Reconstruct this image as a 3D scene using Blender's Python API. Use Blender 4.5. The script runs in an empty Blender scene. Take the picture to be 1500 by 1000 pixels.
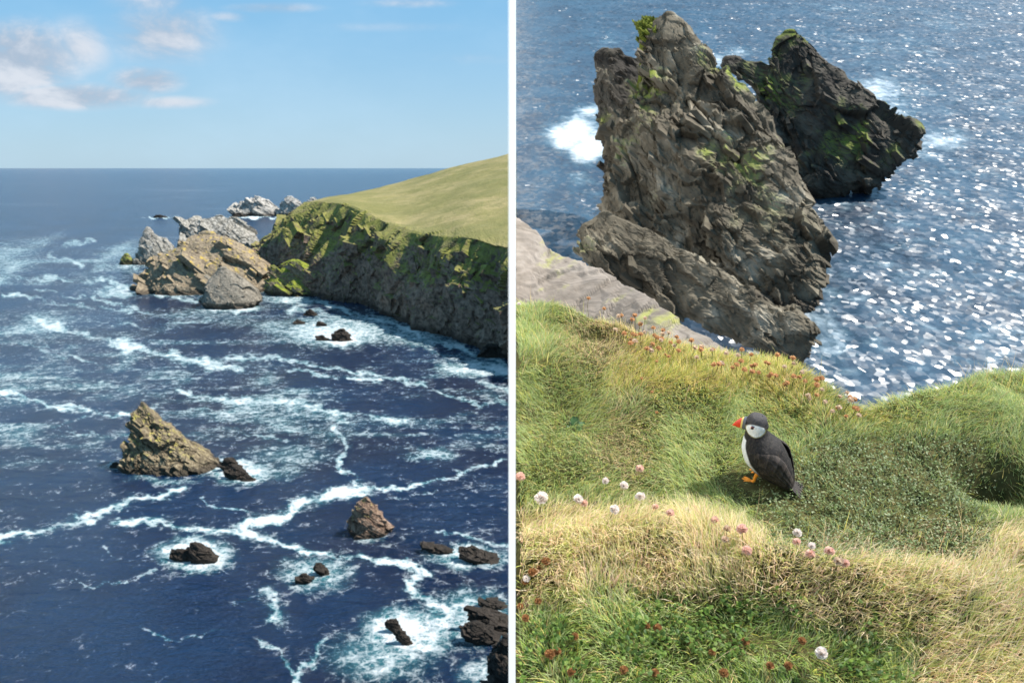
import bpy, math, random
import numpy as np
from mathutils import Vector, Matrix
random.seed(7); rng = np.random.default_rng(7)
SC = bpy.context.scene; COL = SC.collection
F = 1250.0                       # focal length in photo pixels (photo 1500 wide)
P = math.atan(254.5/F)             # camera pitch below horizontal
TAU = math.radians(20)           # the puffin's slope and its cove lie tilted towards the viewer
CAMZ = 100.0
CAM = np.array([0, 0, CAMZ])
# ------------------------------------------------------------------ frames
class Frame:
    def __init__(s, pitch, tilt):
        s.q = pitch; s.c = math.cos(pitch); s.s = math.sin(pitch)
        ct, st = math.cos(tilt), math.sin(tilt)
        s.R = np.array([[1, 0, 0], [0, ct, -st], [0, st, ct]])
    def ray(s, px, py):
        u = (np.asarray(px, float)-750)/F; v = (500-np.asarray(py, float))/F
        return u, s.c+v*s.s, -s.s+v*s.c
    def at_z(s, px, py, z):       # point at height z (relative to camera)
        a, b, c = s.ray(px, py); t = z/c
        return np.stack([a*t, b*t, c*t], -1)
    def at_d(s, px, py, d):       # point at forward distance d
        a, b, c = s.ray(px, py); t = d/b
        return np.stack([a*t, b*t+0*a, c*t], -1)
    def world(s, p):
        return np.asarray(p) @ s.R.T + CAM
    def pix(s, p):
        p = np.asarray(p); y = p[..., 1]; z = p[..., 2]
        dep = y*s.c - z*s.s; up = y*s.s + z*s.c
        return 750+F*p[..., 0]/dep, 500-F*up/dep
L = Frame(P, 0.0)
Rr = Frame(P+TAU, TAU)
UPR = np.array([0, -math.sin(TAU), math.cos(TAU)])
# ------------------------------------------------------------------ noise
def _h(i, j, k, seed):
    n = (i*73856093) ^ (j*19349663) ^ (k*83492791) ^ (seed*2654435 + 1013)
    n = (n ^ (n >> 13)) * 1274126177 & 0x7fffffff
    n = (n ^ (n >> 15)) * 668265263 & 0x7fffffff
    return ((n ^ (n >> 11)) & 0xffff)/65535.0
def vn(p, seed=0):
    p = np.asarray(p, float); f = np.floor(p); i = f.astype(np.int64); t = p-f
    t = t*t*t*(t*(t*6-15)+10)
    r = 0
    for a in (0, 1):
        wa = t[..., 0] if a else 1-t[..., 0]
        for b in (0, 1):
            wb = t[..., 1] if b else 1-t[..., 1]
            for c in (0, 1):
                wc = t[..., 2] if c else 1-t[..., 2]
                r = r+wa*wb*wc*_h(i[..., 0]+a, i[..., 1]+b, i[..., 2]+c, seed)
    return r*2-1
def fbm(p, o=4, seed=0, g=.5):
    r = 0; a = 1; s = 0; p = np.asarray(p, float)
    for k in range(o):
        r = r+a*vn(p, seed+k); s += a; a *= g; p = p*2.03+17.3
    return r/s
def ridged(p, o=4, seed=0, g=.5):
    r = 0; a = 1; s = 0; p = np.asarray(p, float)
    for k in range(o):
        r = r+a*(1-2*np.abs(vn(p, seed+k))); s += a; a *= g; p = p*2.07+11.1
    return r/s
def sstep(a, b, x):
    t = np.clip((x-a)/(b-a), 0, 1); return t*t*(3-2*t)
def facet(p, seed=0):
    """broken planes: every cell of a 3D cell pattern is a tilted plane; returns height and crack distance"""
    p = np.asarray(p, float); f = np.floor(p); i = f.astype(np.int64)
    d1 = np.full(p.shape[:-1], 9.0); d2 = d1.copy(); h = np.zeros(p.shape[:-1])
    for a in (-1, 0, 1):
        for b in (-1, 0, 1):
            for c in (-1, 0, 1):
                I = (i[..., 0]+a, i[..., 1]+b, i[..., 2]+c)
                r = [_h(*I, seed+q_) for q_ in range(7)]
                v = p-np.stack([I[0]+r[0], I[1]+r[1], I[2]+r[2]], -1); d = np.sqrt((v**2).sum(-1))
                hh_ = (r[3]-.5)*1.1+v[..., 0]*(r[4]-.5)*1.6+v[..., 1]*(r[5]-.5)*1.6+v[..., 2]*(r[6]-.5)*1.6
                m = d < d1; d2 = np.where(m, d1, np.minimum(d2, d)); h = np.where(m, hh_, h); d1 = np.where(m, d, d1)
    return h, d2-d1
# ------------------------------------------------------------------ mesh helpers
def mk(name, V, quads=None, tris=None, mat=None, smooth=True, parent=None, loc=None, colors=None, mats=None, midx=None, attr=None):
    me = bpy.data.meshes.new(name)
    V = np.asarray(V, float).reshape(-1, 3)
    if loc is not None: V = V-np.asarray(loc)
    q = np.asarray(quads if quads is not None else np.zeros((0, 4)), np.int32).reshape(-1, 4)
    t = np.asarray(tris if tris is not None else np.zeros((0, 3)), np.int32).reshape(-1, 3)
    me.vertices.add(len(V)); me.vertices.foreach_set('co', V.ravel())
    nl = q.size+t.size; me.loops.add(nl)
    me.loops.foreach_set('vertex_index', np.concatenate([q.ravel(), t.ravel()]))
    me.polygons.add(len(q)+len(t))
    st = np.concatenate([np.arange(len(q))*4, len(q)*4+np.arange(len(t))*3]).astype(np.int32)
    me.polygons.foreach_set('loop_start', st)
    if midx is not None: me.polygons.foreach_set('material_index', np.asarray(midx, np.int32))
    me.update(calc_edges=True); me.validate()
    me.polygons.foreach_set('use_smooth', np.full(len(me.polygons), smooth))
    if colors is not None:
        c = np.asarray(colors, np.float32)
        if c.shape[1] == 3: c = np.concatenate([c, np.ones((len(c), 1), np.float32)], 1)
        at = me.color_attributes.new('Col', 'FLOAT_COLOR', 'POINT'); at.data.foreach_set('color', c.ravel())
    for k, a in (attr or {}).items():
        at = me.attributes.new(k, 'FLOAT', 'POINT'); at.data.foreach_set('value', np.asarray(a, np.float32).ravel())
    for m in (mats or ([mat] if mat else [])): me.materials.append(m)
    o = bpy.data.objects.new(name, me); COL.objects.link(o)
    if loc is not None: o.location = [float(x) for x in loc]
    if parent is not None: o.parent = parent
    return o
def gridq(n, m, wrap=False, off=0):
    i = np.arange(n-1)[:, None]; j = np.arange(m if wrap else m-1)[None, :]
    j2 = (j+1) % m
    return (np.stack([i*m+j, i*m+j2, (i+1)*m+j2, (i+1)*m+j], -1)+off).reshape(-1, 4)
def tag(o, label=None, cat=None, group=None, kind=None):
    if label: o['label'] = label
    if cat: o['category'] = cat
    if group: o['group'] = group
    if kind: o['kind'] = kind
    return o
def empty(name, loc, rot=None):
    o = bpy.data.objects.new(name, None); COL.objects.link(o); o.location = [float(x) for x in loc]
    o.empty_display_size = .1
    if rot is not None: o.rotation_euler = rot
    return o
# ------------------------------------------------------------------ node helpers
class NT:
    def __init__(s, name):
        s.m = bpy.data.materials.new(name); s.m.use_nodes = True; s.t = s.m.node_tree
        s.t.nodes.clear(); s.out = s.n('ShaderNodeOutputMaterial')
    def n(s, ty, **kw):
        x = s.t.nodes.new(ty)
        for k, v in kw.items():
            if k.startswith('i_'):
                key = k[2:].replace('_', ' '); x.inputs[key].default_value = v
            else: setattr(x, k, v)
        return x
    def l(s, a, b): s.t.links.new(a, b)
    def setin(s, sock, v):
        if hasattr(v, 'is_output'): s.l(v, sock)
        elif isinstance(v, (tuple, list)):
            sock.default_value = tuple(v)+(1,) if (len(v) == 3 and sock.type == 'RGBA') else tuple(v)
        else: sock.default_value = v
    def math(s, op, a, b=0.0, c=None, clamp=False):
        x = s.n('ShaderNodeMath', operation=op, use_clamp=clamp); s.setin(x.inputs[0], a); s.setin(x.inputs[1], b)
        if c is not None: s.setin(x.inputs[2], c)
        return x.outputs[0]
    def vm(s, op, a, b=None):
        x = s.n('ShaderNodeVectorMath', operation=op); s.setin(x.inputs[0], a)
        if b is not None: s.setin(x.inputs[3] if op == 'SCALE' else x.inputs[1], b)
        return x.outputs['Value'] if op in ('DOT_PRODUCT', 'LENGTH', 'DISTANCE') else x.outputs[0]
    def mix(s, f, a, b):
        x = s.n('ShaderNodeMix', data_type='RGBA'); s.setin(x.inputs[0], f); s.setin(x.inputs[6], a); s.setin(x.inputs[7], b)
        return x.outputs[2]
    def ss(s, v, a, b, lo=0.0, hi=1.0):
        x = s.n('ShaderNodeMapRange', interpolation_type='SMOOTHSTEP'); s.setin(x.inputs[0], v)
        for i, k in enumerate((a, b, lo, hi)): s.setin(x.inputs[i+1], k)
        return x.outputs[0]
    def noise(s, vec, scale, detail=5, rough=.55, dist=0.0, out='Fac'):
        x = s.n('ShaderNodeTexNoise'); s.setin(x.inputs['Vector'], vec); x.inputs['Scale'].default_value = scale
        x.inputs['Detail'].default_value = detail; x.inputs['Roughness'].default_value = rough; x.inputs['Distortion'].default_value = dist
        return x.outputs[out]
    def vor(s, vec, scale, feature='F1', out='Distance', rand=1.0):
        x = s.n('ShaderNodeTexVoronoi', feature=feature); s.setin(x.inputs['Vector'], vec); x.inputs['Scale'].default_value = scale
        x.inputs['Randomness'].default_value = rand
        return x.outputs[out]
    def pos(s): 
        return s.n('ShaderNodeNewGeometry').outputs['Position']
    def nrm(s): return s.n('ShaderNodeNewGeometry').outputs['Normal']
    def bump(s, h, strength=.5, dist=.1, normal=None):
        x = s.n('ShaderNodeBump'); x.inputs['Strength'].default_value = strength; x.inputs['Distance'].default_value = dist
        s.l(h, x.inputs['Height'])
        if normal is not None: s.l(normal, x.inputs['Normal'])
        return x.outputs[0]
    def bsdf(s, color, rough=.8, spec=.3, normal=None, **kw):
        b = s.n('ShaderNodeBsdfPrincipled'); s.setin(b.inputs['Base Color'], color); s.setin(b.inputs['Roughness'], rough)
        s.setin(b.inputs['Specular IOR Level'], spec)
        if normal is not None: s.l(normal, b.inputs['Normal'])
        for k, v in kw.items(): s.setin(b.inputs[k.replace('_', ' ')], v)
        s.l(b.outputs[0], s.out.inputs[0]); return s.m
def plain(name, col, rough=.7, spec=.3, var=.25, scale=40, **kw):
    t = NT(name); n = t.noise(t.pos(), scale, 3)
    c = t.mix(n, tuple(x*(1-var) for x in col), tuple(min(1, x*(1+var)) for x in col))
    return t.bsdf(c, rough, spec, **kw)
def rock_mat(name, dark, mid, light, sc=1.0, up=(0, 0, 1), org=(0, 0, 0), lichen=None, lich_amt=.5, guano=0.0, wet=1.0, strata=(.6, .2, .75), bumpd=.3, dipcol=.5, topz=None, grass=None, grass_th=.6, soft=5):
    t = NT(name); p = t.pos(); N = t.nrm()
    nup = t.vm('DOT_PRODUCT', N, up)
    rel = t.vm('SUBTRACT', p, org); h = t.vm('DOT_PRODUCT', rel, up)
    n1 = t.noise(p, .35*sc, soft, .6); n2 = t.noise(p, 1.6*sc, soft, .65)
    sd = t.vm('DOT_PRODUCT', p, strata)
    warp = t.math('MULTIPLY', n1, 2.2/sc)
    st = t.noise(t.vm('SCALE', strata, t.math('ADD', sd, warp)), 2.2*sc, 3, .7)
    f = t.math('ADD', t.math('MULTIPLY', n2, .6), t.math('MULTIPLY', st, .4))
    c = t.mix(t.ss(f, .36, .56), dark, mid); c = t.mix(t.ss(f, .50, .68), c, light)
    c = t.mix(t.ss(t.noise(p, .12*sc, 3), .4, .65, 0, .45), c, tuple(x*.8 for x in mid))
    if grass:
        gm = t.ss(t.math('ADD', nup, t.math('MULTIPLY', t.math('SUBTRACT', n2, .5), .7)), grass_th-.08, grass_th+.08)
        gn = t.noise(p, .9*sc, 5, .65)
        g = t.mix(t.ss(gn, .35, .65), grass[0], grass[1])
        c = t.mix(gm, c, g)
    if lichen:
        lm = t.math('MULTIPLY', t.ss(nup, .05, .75), t.ss(t.noise(p, .8*sc, 5, .65), .62-.25*lich_amt, .72-.2*lich_amt))
        if topz: lm = t.math('MULTIPLY', lm, t.ss(t.math('ADD', h, t.math('MULTIPLY', n1, topz*.3)), topz*.35, topz*.75))
        c = t.mix(lm, c, lichen)
    if guano:
        gm = t.math('MULTIPLY', t.ss(t.math('ADD', h, t.math('MULTIPLY', n2, topz*.5)), topz*.4, topz*1.1, 0, guano), t.ss(n2, .42, .6))
        c = t.mix(gm, c, (.62, .58, .55))
    if wet:
        wm = t.ss(t.math('ADD', h, t.math('MULTIPLY', t.math('SUBTRACT', n2, .5), wet*2.5)), wet*.5, wet*1.6, .85, 0)
        c = t.mix(wm, c, (.035, .027, .02))
    hb = t.math('ADD', t.math('MULTIPLY', n2, .5), st)
    bn = t.bump(hb, .8, bumpd)
    return t.bsdf(c, .85, .25, bn)
# ------------------------------------------------------------------ sun, sky, camera
SUN = Vector((.57, .05, .82)).normalized()
sun = bpy.data.lights.new('sun', 'SUN'); sun.energy = 4.4; sun.angle = math.radians(.5); sun.color = (1, .95, .87)
so = bpy.data.objects.new('sun', sun); COL.objects.link(so); so.rotation_euler = SUN.to_track_quat('Z', 'Y').to_euler(); so.location = (0, 0, 300)
W = bpy.data.worlds.new('World'); SC.world = W; W.use_nodes = True
wt = W.node_tree; wt.nodes.clear()
class WN(NT):
    def __init__(s, t): s.t = t
w = WN(wt)
wo = w.n('ShaderNodeOutputWorld'); bg = w.n('ShaderNodeBackground'); bg.inputs[1].default_value = .09
sky = w.n('ShaderNodeTexSky', sky_type='NISHITA', sun_disc=False, sun_elevation=math.asin(SUN.z), sun_rotation=math.atan2(SUN.x, SUN.y), altitude=0, air_density=1.0, dust_density=.4, ozone_density=2.5)
dirv = w.n('ShaderNodeTexCoord').outputs['Generated']
sep = w.n('ShaderNodeSeparateXYZ'); w.l(dirv, sep.inputs[0])
ysafe = w.math('MAXIMUM', sep.outputs[1], .05)
cu = w.math('DIVIDE', sep.outputs[0], ysafe); cv = w.math('DIVIDE', sep.outputs[2], ysafe)
cmb = w.n('ShaderNodeCombineXYZ'); w.l(cu, cmb.inputs[0]); w.l(w.math('MULTIPLY', cv, 2.0), cmb.inputs[1])
cn = w.noise(cmb.outputs[0], 9, 7, .6, .3); cn2 = w.noise(cmb.outputs[0], 3.2, 5, .6)
def cl_ell(px, py, rx, ry, amt):
    a, b, c = L.ray(px, py); cx = a/b; cy = c/b
    dx = w.math('DIVIDE', w.math('SUBTRACT', cu, float(cx)), rx/F); dy = w.math('DIVIDE', w.math('SUBTRACT', cv, float(cy)), ry/F)
    d = w.math('SQRT', w.math('ADD', w.math('MULTIPLY', dx, dx), w.math('MULTIPLY', dy, dy)))
    return w.math('MULTIPLY', w.ss(d, 0, 1.0, 1, 0), amt)
cs = None
for e in ((25, 84, 150, 75, 1.4), (15, 120, 80, 45, .9), (110, 70, 90, 65, .75), (240, 50, 130, 70, .95), (225, 5, 110, 45, .6), (215, 118, 80, 30, 1.2), (110, 142, 175, 28, 1.25), (245, 150, 110, 16, .7), (40, 130, 60, 40, .5), (400, 12, 110, 13, .7), (600, 5, 120, 12, .5), (560, 40, 260, 14, .28), (700, 85, 160, 20, .25), (330, 25, 60, 14, .5)):
    v = cl_ell(*e); cs = v if cs is None else w.math('MAXIMUM', cs, v)
dens = w.math('MULTIPLY', cs, w.ss(cn, .30, .66, .45, 1.35))
dens = w.ss(dens, .08, .95, 0, .9)
veil = w.ss(cn2, .4, .8, 0, .30)
ccol = w.mix(w.ss(cn, .38, .62), (2.4, 2.9, 3.6), (4.2, 4.4, 4.8))
hz = w.ss(cv, 0, .18, 1, 0)
skc = w.mix(.85, sky.outputs[0], w.mix(w.ss(cv, -.05, .24), (2.35, 3.5, 4.4), (1.1, 2.8, 4.5)))
skc = w.mix(veil, skc, (3.2, 4.5, 5.6))
skc = w.mix(dens, skc, ccol)
w.l(skc, bg.inputs[0]); w.l(bg.outputs[0], wo.inputs[0])
cam = bpy.data.cameras.new('camera'); co = bpy.data.objects.new('camera', cam); COL.objects.link(co); SC.camera = co
co.location = (0, 0, CAMZ); co.rotation_euler = (math.pi/2-P, 0, 0)
cam.sensor_width = 36; cam.lens = 36*F/1500; cam.clip_start = .05; cam.clip_end = 120000
cam.dof.use_dof = True; cam.dof.focus_distance = 2.1; cam.dof.aperture_fstop = 9.5
SC.view_settings.view_transform = 'Standard'; SC.view_settings.look = 'None'; SC.view_settings.exposure = 1.0
SC.render.resolution_x = 1024; SC.render.resolution_y = 682
# ------------------------------------------------------------------ rocks by rings
def interp_rows(rows, n, jag=.0, seed=0):
    rows = np.array(rows, float); ys = np.linspace(rows[0, 0], rows[-1, 0], n)
    return ys, np.interp(ys, rows[:, 0], rows[:, 1]), np.interp(ys, rows[:, 0], rows[:, 2])
CUBE = np.array([(x, y, z) for x in (-1, 1) for y in (-1, 1) for z in (-1, 1)], float)
CQ = np.array([(0, 1, 3, 2), (4, 6, 7, 5), (0, 4, 5, 1), (2, 3, 7, 6), (0, 2, 6, 4), (1, 5, 7, 3)])
NS_ = 6
def blocks(P0, N0, n, smin, smax, tv, nv, seed, la=(.9, 2.4), lb=(.6, 1.4), lc=(.25, .6), jit=.22, jrot=.14, inset=.72, wloc=None, rgh=.2):
    """n angular slabs set into a surface given by points and outward normals"""
    g = np.random.default_rng(seed); bv = np.cross(nv, tv)
    ii = g.integers(0, len(P0), n); s_ = smin*(smax/smin)**(g.random(n)**1.6)
    if wloc is not None: s_ = np.minimum(s_, smin*.4+smax*np.clip(wloc[ii], .05, 1))
    Vs, Qs = [], []; k_ = NS_+1
    lin = np.linspace(-1, 1, k_); fq = gridq(k_, k_)
    o_ = 0
    for i in range(n):
        M = np.stack([tv, nv, bv]); ang = g.normal(0, jrot, 3)
        cx, sx_, cy, sy_, cz, sz_ = math.cos(ang[0]), math.sin(ang[0]), math.cos(ang[1]), math.sin(ang[1]), math.cos(ang[2]), math.sin(ang[2])
        Rm_ = np.array([[cy*cz, -cy*sz_, sy_], [sx_*sy_*cz+cx*sz_, -sx_*sy_*sz_+cx*cz, -sx_*cy], [-cx*sy_*cz+sx_*sz_, cx*sy_*sz_+sx_*cz, cx*cy]])
        M = Rm_@M; dims = s_[i]*np.array([g.uniform(*la), g.uniform(*lc), g.uniform(*lb)])
        c8 = (CUBE+g.uniform(-jit, jit, (8, 3)))*np.array([1, 1, 1.0])
        c8[CUBE[:, 0] > 0] *= np.array([1, g.uniform(.55, 1), g.uniform(.55, 1)])
        ext = (np.abs(M@N0[ii[i]])*dims).sum()
        cen = P0[ii[i]]-N0[ii[i]]*ext*inset
        V8 = (c8*dims)@M+cen
        for q_ in CQ:
            a, b, c, d = V8[q_]; u_ = (lin[:, None, None]+1)/2; v_ = (lin[None, :, None]+1)/2
            Vs.append(((a*(1-u_)+b*u_)*(1-v_)+(d*(1-u_)+c*u_)*v_).reshape(-1, 3)); Qs.append(fq+o_); o_ += k_*k_
    V = np.concatenate(Vs); Q = np.concatenate(Qs)
    am = np.repeat(s_, 6*k_*k_)[:, None]; ks = 1.0/np.median(s_)
    V = V+am**.5*(1/ks)**.5*np.stack([rgh*fbm(V*ks*.8, 4, seed+q_, .6) for q_ in (1, 2, 3)], -1)
    return V, Q
def loft(fr, rows, dfront, zsea, ratio=.8, lean=0.0, nr=90, nt=140, amp=.1, sc=1.0, strata=(.6, .2, .75), stamp=.5, seed=0, tilt=0.0, chunk=1.0, rmin=0.0, under=.25, push=None, slabs=None, rough=1.0, lab=((.9, 2.4), (.25, .6), .14)):
    """ring-built rock: rows = (photo y, left x, right x) from the top down; dfront = forward distance of its front foot"""
    ys, xl, xr = interp_rows(rows, nr)
    sca0 = dfront/F
    wb = (max(r[2]-r[1] for r in rows))*.5*sca0*1.02
    Tb = wb*ratio
    pts = []
    for y, a, b in zip(ys, xl, xr):
        wd = (b-a)*.5*sca0; T = max(wd*ratio, rmin*wb*min(1, (wd/(wb*.15))))
        D = dfront+Tb
        for _ in range(3):
            z = float(fr.at_d(750, y, D)[2]); D = dfront+Tb+lean*max(0, z-zsea)
        pa = fr.at_d(a, y, D); pb = fr.at_d(b, y, D)
        pts.append(((pa[0]+pb[0])/2, D, z, abs(pb[0]-pa[0])/2, T))
    pts = np.array(pts)
    hgt = pts[0, 2]-zsea
    # continue below the water
    last = pts[-1]
    zb = min(last[2], zsea)-under*hgt
    ext = [(last[0], last[1], last[2]+(zb-last[2])*k, last[3]*(1+.12*k), last[4]*(1+.12*k)) for k in np.linspace(.15, 1, 8)]
    top = [(pts[0, 0], pts[0, 1], pts[0, 2]+.5*pts[0, 3]*math.cos(k_), pts[0, 3]*math.sin(k_), pts[0, 4]*math.sin(k_)) for k_ in (.25, .55, .85, 1.15, 1.4)]
    pts = np.concatenate([np.array(top), pts, np.array(ext)])
    th = np.linspace(0, 2*math.pi, nt, endpoint=False)
    c, s = np.cos(th), np.sin(th)
    e = .8; c2 = np.sign(c)*np.abs(c)**e; s2 = np.sign(s)*np.abs(s)**e
    X = pts[:, 0:1]+pts[:, 3:4]*c2; Y = pts[:, 1:2]+pts[:, 4:5]*s2+tilt*pts[:, 3:4]*c2; Z = pts[:, 2:3]+0*X
    V = np.stack([X, Y, Z], -1)
    du = np.roll(V, -1, 1)-np.roll(V, 1, 1); dv = np.gradient(V, axis=0)
    N = np.cross(du, dv); N /= np.linalg.norm(N, axis=-1, keepdims=True)+1e-9
    N = -N if np.mean(N[:, :, 0]*c[None, :]) < 0 else N
    S = wb*amp
    k = sc/(wb*.55)
    Pn = V*k
    stv = np.array(strata)/np.linalg.norm(strata)
    tv = np.cross(stv, [0, 1, .15]); tv /= np.linalg.norm(tv); bv = np.cross(stv, tv)
    Pw = Pn+.22*np.stack([fbm(Pn*1.2, 2, seed+60), fbm(Pn*1.2, 2, seed+61), fbm(Pn*1.2, 2, seed+62)], -1)
    A_ = np.stack([Pw@tv*.42, Pw@stv*1.35, Pw@bv*.75], -1)
    h1, c1 = facet(A_*1.15+seed, seed); h2, c2_ = facet(A_*2.7+3.1, seed+11); h3, c3 = facet(A_*6.5+7.7, seed+23)
    h4, c4 = facet(A_*15+1.7, seed+37)
    d = S*(chunk*1.0*fbm(Pn*.8, 2, seed)+1.3*h1+rough*(.8*stamp*1.3*h2+.26*h3+.08*h4-.10*np.exp(-c2_/.06)+.08*fbm(Pn*9, 3, seed+3)))
    fade = np.clip(np.minimum(pts[:, 3], pts[:, 4])/(wb*.22), .12, 1)[:, None]
    V = V+N*(d*fade)[..., None]
    V[:, :, 2] += (.25*S*fbm(Pn*4, 2, seed+9)*fade)
    V0 = V; V = V.reshape(-1, 3); n = len(pts)
    Q = gridq(n, nt, True)
    if slabs:
        du = np.roll(V0, -1, 1)-np.roll(V0, 1, 1); dv = np.gradient(V0, axis=0); N2 = np.cross(du, dv); N2 /= np.linalg.norm(N2, axis=-1, keepdims=True)+1e-9
        if (N2*N).sum() < 0: N2 = -N2
        m = (V0[..., 2] > zsea-.05*hgt)&(V0[..., 1] < pts[:, 1:2]+.6*pts[:, 4:5]); m[:4] = False
        Pm, Nm = V0[m], N2[m]; tv2 = np.cross(stv, [0, 1, .15]); tv2 /= np.linalg.norm(tv2)
        wl = (np.minimum(pts[:, 3], pts[:, 4]/max(ratio, .01))/(wb*.55))[:, None]+0*V0[..., 0]
        wl = wl*np.clip((V0[..., 2]*0+pts[0, 2]-V0[..., 2])/(.35*hgt)+.15, .1, 1)
        # broad flanks only: silhouettes keep small blocks
        edge_ = np.clip(1.25-np.abs(c)[None, :]**2, .35, 1); wl = wl*edge_
        BV, BQ = blocks(Pm, Nm, slabs[0], wb*slabs[1], wb*slabs[2], tv2, stv, seed+900, wloc=wl[m], la=lab[0], lb=(.5, 1.2), lc=lab[1], jrot=lab[2], inset=slabs[3] if len(slabs) > 3 else .68)
        V = np.concatenate([V, BV])
        Q = np.concatenate([Q, BQ+n*nt])
    V = np.concatenate([V, V[:nt].mean(0, keepdims=True)]); ci = len(V)-1
    j = np.arange(nt); T3 = np.stack([np.full(nt, ci), (j+1) % nt, j], -1)
    return V, Q, T3
def joinm(parts):
    Vs, Qs, Ts = [], [], []; o = 0
    for V, Q, T in parts:
        Vs.append(V); Qs.append(Q+o); Ts.append(T+o); o += len(V)
    return np.concatenate(Vs), np.concatenate(Qs), np.concatenate(Ts)
def rock(name, fr, bodies, mat, label, cat='rock', group=None, smooth=False, base=None):
    V, Q, T = joinm(bodies); V = fr.world(V)
    loc = V.mean(0); up = fr.R@np.array([0, 0, 1.0]); rel = (V-loc)@up
    zs = ZL if fr is L else ZR
    loc = loc + up*((zs-(loc-CAM)@up))
    o = mk(name, V, Q, T, mat, smooth, loc=loc)
    return tag(o, label, cat, group)
ZL = -CAMZ; ZR = -15.0
def sea_d(fr, px, py, z): return float(fr.at_z(px, py, z)[1])
GREY_D, GREY_M, GREY_L = (.05, .045, .04), (.17, .155, .13), (.34, .31, .27)
M_stack = rock_mat('weathered_stack_rock', (.06, .045, .03), (.21, .165, .10), (.36, .30, .21), .55, lichen=(.34, .29, .07), lich_amt=.38, wet=2.2, topz=14, bumpd=.5, strata=(.55, .2, .8))
M_islet = rock_mat('islet_rock', (.12, .095, .07), (.25, .195, .13), (.38, .31, .22), .30, lichen=(.42, .30, .06), lich_amt=.32, wet=3.5, topz=34, bumpd=.5, strata=(.6, .1, .8))
M_boulder = rock_mat('boulder_rock', (.10, .088, .07), (.20, .175, .14), (.30, .265, .215), .35, wet=4, bumpd=.4, strata=(.6, .1, .8))
M_white = rock_mat('guano_streaked_rock', (.07, .068, .06), (.22, .205, .175), (.38, .355, .31), .25, guano=.22, wet=3.5, topz=30, bumpd=.5, strata=(.6, .1, .8))
M_far = rock_mat('far_stack_rock', (.13, .125, .12), (.30, .28, .25), (.46, .43, .39), .13, guano=.4, wet=6, topz=50, bumpd=.8, strata=(.6, .1, .8))
M_green = rock_mat('grassy_rock', (.07, .055, .04), (.2, .16, .11), (.34, .29, .22), .35, wet=3.5, bumpd=.8, grass=((.12, .15, .02), (.25, .27, .03)), grass_th=.45)
M_small = rock_mat('wet_dark_rock', (.008, .007, .006), (.030, .023, .018), (.075, .058, .045), 1.4, wet=.5, bumpd=.25)
M_brown = rock_mat('brown_pointed_rock', (.06, .035, .025), (.20, .13, .09), (.36, .26, .19), .9, wet=1.5, bumpd=.4, lichen=(.3, .25, .08), lich_amt=.3, topz=10)
def lrock(name, rows, mat, label, basey=None, basex=None, group=None, extra=(), **kw):
    by = basey if basey else rows[-1][0]; bx = basex if basex else (rows[-1][1]+rows[-1][2])/2
    D = sea_d(L, bx, by, ZL)
    b = [loft(L, rows, D, ZL, **kw)]
    for r2, k2 in extra:
        kk = dict(kw); kk.update(k2); d2 = kk.pop('dd', 0)
        yy = kk.pop('by', r2[-1][0])
        b.append(loft(L, r2, sea_d(L, bx, yy, ZL)+d2, ZL, **kk))
    return rock(name, L, b, mat, label, 'sea rock', group)
lrock('sea_stack', [(590, 207, 212), (600, 202, 221), (606, 196, 227), (630, 194, 250), (650, 190, 277), (670, 186, 300), (684, 183, 316), (692, 186, 312)], M_stack,
      'tall pointed lichen-yellow sea stack in open water, sloping down to the right', basey=697, nr=170, nt=300, ratio=.55, amp=.09, sc=1.3, seed=3, lean=.25, stamp=.5, strata=(.62, -.35, .72), slabs=(620, .03, .18, .8), rough=.8)
lrock('pointed_rock', [(728, 533, 539), (738, 526, 547), (750, 520, 554), (762, 516, 563), (775, 512, 569), (783, 516, 566)], M_brown,
      'small brown pointed rock standing alone right of the big sea stack', basey=789, ratio=.75, amp=.09, sc=1.2, seed=12, stamp=.3, strata=(.5, -.3, .8), slabs=(170, .06, .28), rough=.6)
lrock('islet', [(333, 215, 219), (345, 210, 231), (352, 208, 240), (365, 206, 252), (375, 204, 255), (384, 200, 254)], M_white,
      'pale guano-streaked pointed islet, outermost left of the rocks off the headland', basey=388, ratio=.6, lean=.3, amp=.11, seed=21, tilt=.2, stamp=.5, strata=(.6, -.45, .65), slabs=(160, .05, .18, .75), rough=.5)
lrock('islet', [(373, 181, 188), (379, 178, 192), (386, 176, 196)], M_green, 'low green-topped stump at the foot of the pale outermost islet', basey=388, ratio=.8, amp=.12, seed=24, nr=40, nt=60)
lrock('islet', [(317, 316, 328), (323, 288, 345), (332, 272, 358), (342, 266, 373), (356, 266, 386), (372, 268, 396)], M_white,
      'grey-white ridged islet behind the yellow-topped rock', basey=382, ratio=.45, lean=.3, amp=.12, seed=33, stamp=.5, strata=(.55, -.45, .7), nr=90, nt=160, slabs=(260, .04, .16, .75), rough=.5)
lrock('islet', [(344, 292, 316), (352, 272, 332), (364, 258, 352), (378, 236, 374), (392, 224, 388), (406, 217, 388), (420, 215, 385), (428, 220, 375)], M_islet,
      'broad brown rock with a yellow lichen crest between the pale islets and the front boulder', basey=432, basex=280, ratio=.42, lean=.5, amp=.08, seed=44, stamp=.4, strata=(.5, -.55, .68), nr=110, nt=180, slabs=(300, .035, .16, .75), rough=.5,
      extra=[([(398, 244, 262), (408, 232, 275), (420, 226, 292), (430, 228, 300)], dict(by=433, ratio=.6, seed=47, nr=60, nt=90))])
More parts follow.
